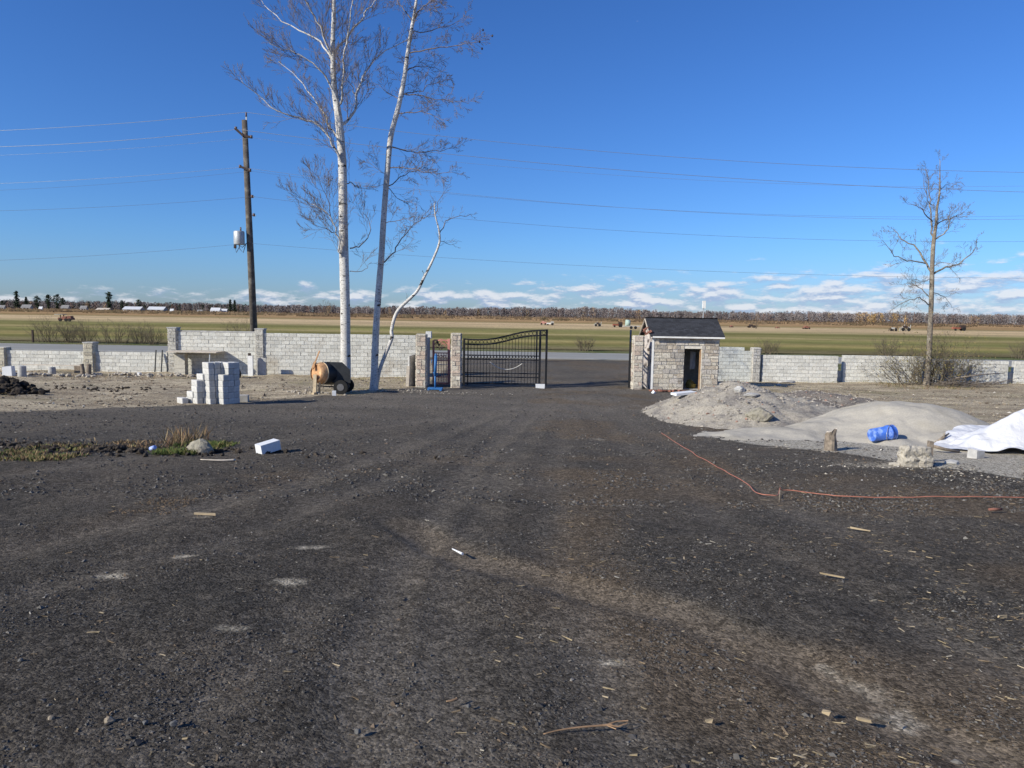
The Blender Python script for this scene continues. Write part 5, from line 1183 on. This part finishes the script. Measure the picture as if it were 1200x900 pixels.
# broken pale chunk and post
a = GS(1071, 546); o = thing('broken_chunk', a, 'broken pale concrete chunk beside a short dark post', 'concrete chunk')
M['chunk'] = MAT('pale_broken_concrete', (.44, .40, .33), rough=.95, vscale=6, vamt=.3, bump=(22, .04), col2=(.26, .23, .19), c2=(.56, .66))
import bmesh as _b
bm = _b.new(); _b.ops.create_cube(bm, size=1); _b.ops.subdivide_edges(bm, edges=bm.edges, cuts=7, use_grid_fill=True); rr = random.Random(17)
mb = MB(); vs = []
for v in bm.verts:
    p = Vector((v.co.x * .47, v.co.y * .26, v.co.z * .37)); e_ = (abs(v.co.x) > .49) + (abs(v.co.y) > .49) + (abs(v.co.z) > .49)
    p *= 1 - .05 * max(0, e_ - 1); p += Vector((float(vn(v.co.z * 7, v.co.y * 7, 1)) * .07, float(vn(v.co.x * 7, v.co.z * 7, 2)) * .06, float(vn(v.co.x * 5, v.co.y * 5, 3)) * .06)); p.x *= 1 - .12 * v.co.z
    vs.append(a + p + Vector((0, 0, .15)))
mb.add(vs, [tuple(v.index for v in f.verts) for f in bm.faces]); bm.free(); mb.build('chunk_body', 'chunk', o)
rockobj(1050, 545, (.13, .09, .05), 82, 'crumbled pale piece at the left foot of the broken chunk', mat='chunk')
a = GS(1088.5, 541); mb = MB(); mb.box((0, 0, .16), (.075, .075, .42), jit=.008); o = mb.build('short_post', 'stake'); o.location = a; tag(o, 'short dark wooden post right of the broken pale chunk', 'post')
a0 = GS(1090, 527) ; mb = MB(); a1 = P(1091, 522, a0.y - .4); b1 = GS(1124, 531); mb.tube([a1, a1.lerp(b1, .5), b1 + Vector((0, 0, .03))], [.03, .03, .025], 6, cap=True); tag(mb.build('wooden_pole', 'stake', origin=a1), 'thin wooden pole running from the short post under the tarp', 'pole')
mb = MB(); a1 = GS(1096, 520); pts = [a1, P(1105, 513, a1.y) , P(1112, 508, a1.y + .1)]; mb.tube(pts, [.03, .035, .015], 6, cap=True); mb.tube([pts[1], P(1108, 507, a1.y)], [.02, .008], 5); tag(mb.build('branch', 'stake', origin=a1), 'short dark branch on the sand left of the tarp', 'branch')
a = GS(1143, 537); mb = MB(); mb.box((0, 0, .07), (.2, .16, .15), jit=.02); o = mb.build('broken_block', 'concrete'); o.location = a; o.rotation_euler = (0, .1, .4); tag(o, 'grey broken block holding down the tarp edge', 'block')
for px, py, lb in ((953, 523, 'rim of white plaster dust left of the stump'),): pass
# blue bucket
a = GS(1036, 517.5); Lb = 30 * a.y / F * .96; rb_ = 17.5 * a.y / F / 2; ax = Vector((.96, .22, .10)).normalized(); up_ = Vector((0, 0, 1)); c_ = a + Vector((0, .1, rb_ * .95)); st = c_ - ax * Lb / 2
bk = thing('plastic_bucket', a, 'blue plastic bucket lying on its side on the sand heap', 'bucket')
mb = MB(); mb.tube([st, st + ax * .02, st + ax * Lb * .75, st + ax * Lb * .76, st + ax * Lb * .82, st + ax * Lb * .83, st + ax * Lb], [rb_ * .84, rb_ * .88, rb_ * .95, rb_ * 1.06, rb_ * 1.06, rb_ * .98, rb_ * 1.0], 26); 
mb.tube([st + ax * Lb, st + ax * (Lb - .03), st + ax * .04], [rb_ * 1.0, rb_ * .94, rb_ * .84], 26); mb.build('bucket_body', 'blue_plastic', bk)
mb = MB(); mb.tube([st, st - ax * .001], [rb_ * .84, .01], 26); mb.tube([st + ax * .035, st + ax * .04], [rb_ * .83, .01], 26); mb.build('bucket_base', 'blue_plastic', bk)
mb = MB(); mb.tube([st + ax * (Lb - .025), st + ax * Lb], [rb_ * 1.08, rb_ * 1.08], 26); mb.build('rim', 'blue_plastic', bk)
mb = MB(); hc = st + ax * Lb * .86; mb.tube([hc + Vector((math.cos(t_) * .02, -rb_ * 1.1 * abs(math.cos(t_)) - .0, 0)) + Vector((.24 * math.sin(t_ + 1.57) * 0, 0, rb_ * 1.05 * math.sin(t_))) - ax * .2 * math.cos(t_) for t_ in [-.5 * math.pi + i * math.pi / 12 for i in range(13)]], .006, 5); mb.build('handle', 'wire', bk)
# orange cord
cp = [(775, 508), (795, 521), (812, 531), (832, 543), (850, 553), (866, 562), (878, 570), (884, 577), (893, 580.5), (904, 581.5), (911, 581.5), (914, 577), (922, 575.5), (940, 577.5), (960, 580), (985, 582.5), (1010, 583.5), (1060, 584), (1100, 583), (1150, 583.5), (1210, 584.5), (1290, 589)]
pts = []
for (x_, y_) in cp: p = G(x_, y_); pts.append(Vector((p.x, p.y, float(zg(p.x, p.y)) + .012)))
sp = smoothpath(pts, 6)
for p in sp: p.z = float(zg(p.x, p.y)) + .014
k = min(range(len(sp)), key=lambda i: (sp[i] - G(914, 577)).length)
for j, dz_ in ((-1, .02), (0, .05), (1, .03), (2, .01)): sp[k + j].z += dz_
mb = MB(); mb.tube(sp, .0062, 6); tag(mb.build('extension_cord', 'orange_cord', origin=sp[0]), 'long orange cord snaking over the dark gravel to the right', 'cord')
a = G(913.5, 585); mb = MB(); mb.tube([(0, 0, -.05), (0, 0, .12)], [.009, .008], 6, cap=True); o = mb.build('small_stake', 'stake'); o.location = a; tag(o, 'tiny dark stake holding the orange cord at its bend', 'stake')
mb = MB(); p = G(1165, 599); mb.tube([p + Vector((-.06, 0, .02)), p + Vector((.1, .02, .02))], .016, 6, cap=True); tag(mb.build('twig', 'red_brown', origin=p), 'small reddish stick on the gravel below the orange cord', 'stick')
# foreground sticks and chips
def stick(pp_, r, mat, label, name='stick', forks=()):
    pts = [G(*q_) for q_ in pp_]; 
    for p in pts: p.z = float(zg(p.x, p.y)) + r * 1.2
    mb = MB(); mb.tube(smoothpath(pts, 4), [r * (1 - .6 * i / (len(smoothpath(pts, 4)) - 1)) for i in range(len(smoothpath(pts, 4)))][::-1], 6, cap=True)
    for f in forks:
        fp = [G(*q_) + Vector((0, 0, r)) for q_ in f]; mb.tube(fp, [r * .5] * len(fp), 4)
    return tag(mb.build(name, mat, origin=pts[0]), label, 'stick')
stick([(637, 862), (655, 857.5), (680, 854), (705, 852), (718, 851)], .0065, 'raw_wood', 'long curved tan twig lying in the foreground centre', forks=[[(706, 852), (722, 847), (736, 846)], [(710, 851), (724, 853), (735, 849)], [(712, 852), (722, 856)]])
stick([(523, 824), (530, 823), (536, 821)], .008, 'raw_wood', 'short tan twig in the foreground left of the long one')
stick([(530, 645), (536, 648), (542, 651)], .012, 'foam', 'short white splinter on the dark gravel near the centre')
M['chipwood'] = MAT('pale_wood_chip', (.40, .31, .19), rough=.9)
def chip(px, py, l, w_, yw, label, mat='chipwood'):
    l *= .6; w_ *= .45
    a = G(px, py); mb = MB(); mb.box((0, 0, 0), (l, w_, .012), jit=.006); o = mb.build('wood_chip', mat); o.location = a + Vector((0, 0, .014)); o.rotation_euler = (.08, .05, yw); return tag(o, label, 'wood chip', 'larger wood chips in the foreground')
chip(1012, 847, .115, .035, -.15, 'largest pale wood chip in the foreground right of the tyre track'); chip(830, 847, .06, .03, .2, 'pale wood chip in the lower right foreground'); chip(968, 838, .055, .022, -.3, 'pale wood chip above and left of the largest chip'); chip(1043, 850, .06, .018, .7, 'forked pale chip just right of the largest chip'); chip(1175, 725, .13, .02, .3, 'pale splinter near the right edge of the gravel')
chip(1008, 622, .3, .03, -.5, 'long pale wood sliver below the orange cord'); chip(975, 676, .30, .03, -.35, 'long straw coloured sliver on the right gravel'); chip(240, 604, .35, .05, .1, 'flat tan wood strip on the left gravel')
stick([(235, 540), (258, 541), (276, 540.5)], .018, 'plywood', 'pale stick on the ground right of the pointed rock')
M['pebble_tan'] = MAT('tan_pebble', (.24, .2, .15), vscale=30)
M['pebble_dark'] = MAT('dark_pebble', (.12, .118, .115), vscale=30)
for i, (px, py, s_) in enumerate(((130, 877, .028), (60, 845, .02), (205, 880, .022), (170, 850, .018), (24, 775, .018), (549, 828, .016), (868, 821, .014), (420, 866, .022))):
    rockobj(px, py, (s_ * 1.3, s_, s_), 90 + i, ['pale elongated pebble near the lower left corner', 'tan pebble at far lower left', 'grey pebble right of the pale elongated one', 'dark grey pebble above the pale elongated one', 'small pebble near the left edge', 'grey pebble above the short tan twig', 'light pebble in the lower right foreground', 'dark pebble in the lower centre left'][i], sub=2, mat='pebble_tan' if i in (0, 1, 6) else 'pebble_dark', name='pebble', cat='pebble')
# cup by the weeds
a = G(176, 530); mb = MB(); ax = Vector((.9, -.1, .25)).normalized(); mb.tube([Vector((0, 0, .06)), Vector((0, 0, .06)) + ax * .10], [.032, .042], 14, cap=True); o = mb.build('paper_cup', 'cup'); o.location = a; tag(o, 'blue and white cup lying at the left end of the weed clump', 'cup')

# ---------------------------------------------------------------- left rubble
def clods(name, c_, n, sx, sy, h, smin, smax, mat, label, cat, seed):
    rr = random.Random(seed); mb = MB()
    for i in range(n):
        u, v = rr.gauss(0, .4), rr.gauss(0, .4); s_ = rr.uniform(smin, smax); hh_ = h * math.exp(-(u * u + v * v) * 2.2); x, y = c_.x + u * sx, c_.y + v * sy
        mb.rock((x, y, float(zg(x, y)) + hh_ * rr.uniform(.3, 1)), (s_, s_ * .9, s_ * .7), rr.randint(0, 9999), sub=1, amp=.9)
    return tag(mb.build(name, mat, origin=c_), label, cat, kind='stuff')
clods('soil_heap', G(4, 460), 170, 1.5, 1.2, .55, .06, .22, 'soil', 'dark heap of soil clods at the left edge before the low wall', 'soil heap', 3)
M['rubble'] = MAT('pale_rubble', (.38, .34, .28), rough=.95, vscale=8, vamt=.3, bump=(25, .02), col2=(.3, .26, .2))
clods('rubble_strip', G(60, 441), 60, 4.0, .4, .12, .06, .2, 'rubble', 'strip of broken pale rubble at the foot of the far left wall', 'rubble', 5)
clods('rubble_strip', G(150, 440), 50, 3.0, .45, .14, .05, .16, 'rubble', 'strip of broken rubble right of the short pillar base', 'rubble', 6)
clods('soil_clods', G(125, 457), 70, 3.2, 1.6, .02, .03, .10, 'soil', 'scattered dark clods on the dirt before the short pillar', 'clods', 7)
clods('rubble_strip', G(215, 441), 40, 2.2, .4, .12, .05, .16, 'rubble', 'broken rubble under the plank shelf', 'rubble', 8)
clods('rubble_strip', G(350, 460), 60, 3.0, .7, .03, .02, .09, 'rubble', 'pale rubble on the ground left of the cement mixer', 'rubble', 9)
clods('rubble_strip', G(460, 457), 60, 2.6, 1.0, .015, .015, .055, 'rubble', 'fine rubble at the feet of the birches', 'rubble', 10)
clods('rubble_strip', G(530, 461), 60, 3.0, 1.0, .01, .012, .04, 'rubble', 'fine pale rubble before the gate pillars', 'rubble', 11)
clods('berm_clods', G(80, 527), 260, 5.2, .75, .05, .02, .085, 'soil', 'low ragged ridge of dark clods running through the weeds on the left', 'clods', 21)
clods('berm_clods', G(215, 528), 90, 1.6, .5, .03, .015, .06, 'soil', 'dark clods round the pointed rock and the weed clump', 'clods', 22)
for px, pyb, w_, h_, lb in ((26, 442, .36, .55, 'short round concrete post stump before the far left wall'), (61, 438, .36, .35, 'lower concrete stump right of the round one'), (97, 440, .20, .60, 'dark split log standing in front of the short pillar'), (104, 440, .24, .58, 'dark log right beside the split one before the short pillar'), (11, 440, .42, .5, 'pale block at the left edge under the pillar'), (92, 437, .34, .42, 'pale stone left of the two dark logs'), (163, 440, .16, .22, 'small white block on the dirt before the low wall')):
    a = G(px, pyb); mb = MB(); rr = random.Random(int(px)); dark = 'dark' in lb
    if 'block' in lb or 'stone' in lb: mb.box((0, 0, h_ / 2 - .05), (w_, w_ * .7, h_), jit=.03)
    else: mb.tube([(0, 0, -.05), (.01, 0, h_ * .5), (rr.uniform(-.05, .05), 0, h_)], [w_ / 2 * 1.06, w_ / 2, w_ / 2 * .93], 14, cap=True, smooth=False)
    o = mb.build('log' if dark else ('block' if 'block' in lb or 'stone' in lb else 'concrete_post'), 'stake' if dark else ('foam' if 'white' in lb or 'pale' in lb else 'concrete')); o.location = a; tag(o, lb, 'log' if dark else ('block' if 'block' in lb or 'stone' in lb else 'post'))
mb = MB(); a = G(28, 436); b_ = G(96, 438); mb.box((a + b_) / 2 + Vector((0, 0, .42)), ((b_ - a).length * .9, .16, .05)); tag(mb.build('long_board', 'plywood', origin=(a + b_) / 2), 'long pale board laid over stumps along the far left wall', 'board')
a = P(39, 405, 67.5); mb = MB(); mb.bar((0, 0, 0), (0, 0, 1.2), .14); o = mb.build('roadside_post', 'machine_dark'); o.location = (a.x, 67.5, -1.8); tag(o, 'thin dark post beside the road at far left', 'post')

# ---------------------------------------------------------------- weeds
def weeds(name, regs, label, cat, seed):
    rng = random.Random(seed); V = []; Fc = []; Cc = []; k = 0; mb = MB()
    for (px0, px1, py0, py1, n, h, pal) in regs:
        a = G(px0, py1); b_ = G(px1, py1); c_ = G((px0 + px1) / 2, py0)
        for i in range(n):
            t_ = rng.random(); x = a.x + (b_.x - a.x) * t_; y = a.y + (c_.y - a.y) * rng.random(); 
            if vn(x / .5, y / .35, seed) < (-.02 if h > .03 else -.12) + rng.uniform(-.12, .12): continue
            p = gp(x, y); hh_ = h * rng.uniform(.4, 1.2); an = rng.uniform(0, 6.28); w_ = rng.uniform(.004, .008); u = Vector((math.cos(an), math.sin(an), 0)) * w_; d = Vector((rng.gauss(0, .5), rng.gauss(0, .5), 1)) * hh_
            col = rng.choice(pal); g_ = rng.uniform(.7, 1.3); mb.add([p - u, p + u, p + d * .6 + u * .7 + Vector((rng.gauss(0, .01), 0, 0)), p + d], [(0, 1, 2, 3)], col=tuple(q_ * g_ for q_ in col))
    return tag(mb.build(name, 'grass'), label, cat, kind='stuff')
GP = [(.065, .10, .025), (.09, .12, .03), (.14, .13, .045), (.20, .16, .075)]; DP = [(.26, .19, .10), (.20, .135, .07), (.15, .09, .055)]
weeds('weeds', [(-40, 70, 520, 541, 4200, .07, GP + DP), (60, 105, 521, 536, 1300, .06, GP + DP), (95, 165, 517, 528, 900, .05, DP + [(.05, .04, .03)]), (175, 228, 519, 533, 3600, .085, GP[:3]), (176, 214, 517, 528, 260, .34, DP), (240, 262, 519, 527, 500, .06, GP), (-60, 180, 516, 524, 260, .10, DP), (120, 200, 583, 602, 500, .015, [(.13, .09, .055)])], 'green and straw coloured weeds growing in a strip on the left', 'weeds', 14)
weeds('dry_grass', [(1040, 1150, 448, 456, 1500, .16, GP[1:] + DP), (840, 1000, 444, 447, 900, .12, [(.3, .27, .13), (.2, .19, .08)]), (1000, 1200, 445, 449, 900, .12, [(.3, .27, .13), (.2, .19, .08)]), (310, 480, 442, 452, 1500, .10, [(.3, .27, .13), (.24, .2, .1)]), (900, 1200, 455, 475, 1500, .07, [(.33, .27, .15), (.27, .23, .12)]), (30, 190, 440, 446, 500, .15, DP)], 'patches of short dry grass along the walls', 'grass', 15)
weeds('verge_grass', [(-50, 1250, 424.5, 427, 1, .1, GP)], 'thin grass', 'grass', 16) if False else None

# ---------------------------------------------------------------- gravel stones and wood chips lying on the yard
def zs2(x, y): return zg(x, y) - .03 * f_track(x, y) - .03 * f_rut(x, y) - .02 * f_brown(x, y) * (y < 12)
def scatter(name, n, dmin, dmax, smin, smax, pal, label, cat, seed, shape='stone', xr=.85, maskf=None, pw=1.0, on=zs2):
    rng = np.random.default_rng(seed)
    u = rng.random(n); y = 1 / (1 / dmin + (1 / dmax - 1 / dmin) * u) if pw == 1 else (dmin ** (1 - pw) + (dmax ** (1 - pw) - dmin ** (1 - pw)) * u) ** (1 / (1 - pw))
    x = (rng.random(n) * 2 - 1) * (y * xr + .6)
    if maskf is not None: k = maskf(x, y) > rng.random(n); x, y = x[k], y[k]; n = len(x)
    z = on(x, y); s = smin * (smax / smin) ** (rng.random(n) ** 1.8) * (y / 4) ** .35
    if shape == 'stone':
        B0 = np.array([(1, 0, 0), (-1, 0, 0), (0, 1, 0), (0, -1, 0), (0, 0, 1), (0, 0, -1)], float); Fb = np.array([(0, 2, 4), (2, 1, 4), (1, 3, 4), (3, 0, 4), (2, 0, 5), (1, 2, 5), (3, 1, 5), (0, 3, 5)])
        V = B0[None] * (1 + rng.uniform(-.35, .35, (n, 6, 1))) * np.stack([rng.uniform(.8, 1.4, n), rng.uniform(.7, 1.1, n), rng.uniform(.45, .8, n)], 1)[:, None, :] + rng.normal(0, .18, (n, 6, 3))
    else:
        B0 = np.array([(-1, -1, -.4), (1, -1, -.4), (1, 1, -.4), (-1, 1, -.4), (-1, -1, .4), (1, -1, .4), (1, 1, .4), (-1, 1, .4)], float); Fb = np.array([(4, 5, 6), (4, 6, 7), (0, 1, 5), (0, 5, 4), (1, 2, 6), (1, 6, 5), (2, 3, 7), (2, 7, 6), (3, 0, 4), (3, 4, 7)])
        V = B0[None] * np.stack([rng.uniform(1.2, 5.0, n), rng.uniform(.3, .8, n), rng.uniform(.2, .5, n)], 1)[:, None, :] + rng.normal(0, .15, (n, 8, 3)); V[:, :, 2] += V[:, :, 0] * rng.normal(0, .12, n)[:, None]
    a = rng.uniform(0, 6.283, n) if shape == 'stone' else rng.normal(-.35, .6, n); ca, sa = np.cos(a)[:, None], np.sin(a)[:, None]
    Vx = V[:, :, 0] * ca - V[:, :, 1] * sa; Vy = V[:, :, 0] * sa + V[:, :, 1] * ca
    V = np.stack([Vx, Vy, V[:, :, 2]], -1) * s[:, None, None] + np.stack([x, y, z + s * (.18 if shape == 'stone' else .35)], 1)[:, None, :]
    nb = len(B0); Fa = (Fb[None] + (np.arange(n) * nb)[:, None, None]).reshape(-1, 3)
    pal = np.array(pal); w_ = pal[:, 3] / pal[:, 3].sum(); cidx = rng.choice(len(pal), n, p=w_); c = pal[cidx, :3] * rng.uniform(.75, 1.3, n)[:, None]
    return tag(npmesh(name, V.reshape(-1, 3), Fa, 'stones' if shape == 'stone' else 'chips', cols=np.repeat(c, nb, 0), smooth=False), label, cat, kind='stuff')
def clump(x, y): return np.clip(.45 + 1.6 * vn(x / .8, y / .8, 91) + 1.2 * vn(x / .3, y / .3, 92), .04, 1) * (1 - .7 * np.exp(-(segdist(x, y, trackA) / .2) ** 2)) * (1 - .75 * f_rut(x, y)) * (1 - .85 * f_track(x, y))
GPAL = [(.062, .058, .055, 5), (.092, .085, .077, 4), (.13, .122, .11, 1.8), (.18, .165, .145, .3), (.12, .09, .065, 1.2), (.28, .26, .22, .04)]
scatter('gravel', 150000, 1.7, 12, .0032, .0115, GPAL, 'loose dark crushed asphalt gravel covering the yard', 'gravel', 1, maskf=clump)
scatter('gravel', 36000, 8, 34, .009, .022, GPAL, 'loose dark gravel further out in the yard', 'gravel', 2, maskf=lambda x, y: clump(x, y) * (1 - f_dirt(x, y)), xr=.78)
scatter('coarse_gravel', 2600, 1.8, 14, .012, .024, GPAL, 'larger dark stones scattered over the yard', 'gravel', 3, maskf=clump)
def chipmask(x, y): return np.clip(.04 + .6 * np.clip((x + .6 - .02 * y) / 1.5, 0, 1) * np.clip((13 - y) / 4, 0, 1) * np.clip(.4 + 2.2 * vn(x / .7, y / .7, 95) + vn(x / 2, y / 2, 96), 0, 1.3) * np.clip(segdist(x, y, trackA) / .3, .3, 1), 0, 1)
CP = [(.28, .22, .13, 3), (.36, .29, .19, 1.5), (.20, .145, .085, 4), (.42, .38, .30, .4)]
scatter('wood_chips', 24000, 1.9, 14, .0022, .0085, CP, 'straw coloured wood slivers scattered over the right of the yard', 'wood chips', 4, shape='chip', maskf=chipmask)
def rub(px, py, rx, ry): g_ = G(px, py); return lambda x, y: np.exp(-(((x - g_.x) / rx) ** 2 + ((y - g_.y) / ry) ** 2))
r1, r2, r3, r4 = rub(1045, 548, 1.1, .3), rub(950, 525, .9, .3), rub(1150, 560, 1.8, .5), rub(150, 590, 1.0, .4)
scatter('plaster_crumbs', 15000, 10, 17, .004, .02, [(.42, .38, .31, 3), (.26, .23, .19, 3), (.55, .52, .46, 1)], 'pale crumbs scattered along the lower edge of the sand', 'crumbs', 5, maskf=lambda x, y: np.maximum(np.maximum(r1(x, y), r2(x, y)), r3(x, y) * .5), pw=.5)
scatter('dirt_clods', 15000, 17, 37, .008, .035, [(.22, .18, .13, 4), (.12, .095, .07, 3), (.36, .31, .23, 2), (.45, .42, .36, .5)], 'loose clods and pebbles lying on the bare dirt by the walls', 'clods', 8, xr=.8, pw=.3, maskf=lambda x, y: f_dirt(x, y) * np.clip(.35 + 2 * vn(x / 1.6, y / .9, 98), .04, 1))
scatter('heap_stones', 14000, 16, 29, .012, .034, [(.30, .27, .23, 4), (.22, .2, .18, 3), (.4, .36, .31, 1.5), (.28, .17, .13, .6)], 'loose stones lying on the gravel heaps', 'gravel', 6, xr=.7, pw=.5,
        on=lambda x, y: zbase(x, y) + np.maximum(pileA(x, y), pileC(x, y)) - .03, maskf=lambda x, y: (np.maximum(pileA(x, y), pileC(x, y)) > -.02) * (pileB(x, y) < 0) * .9)
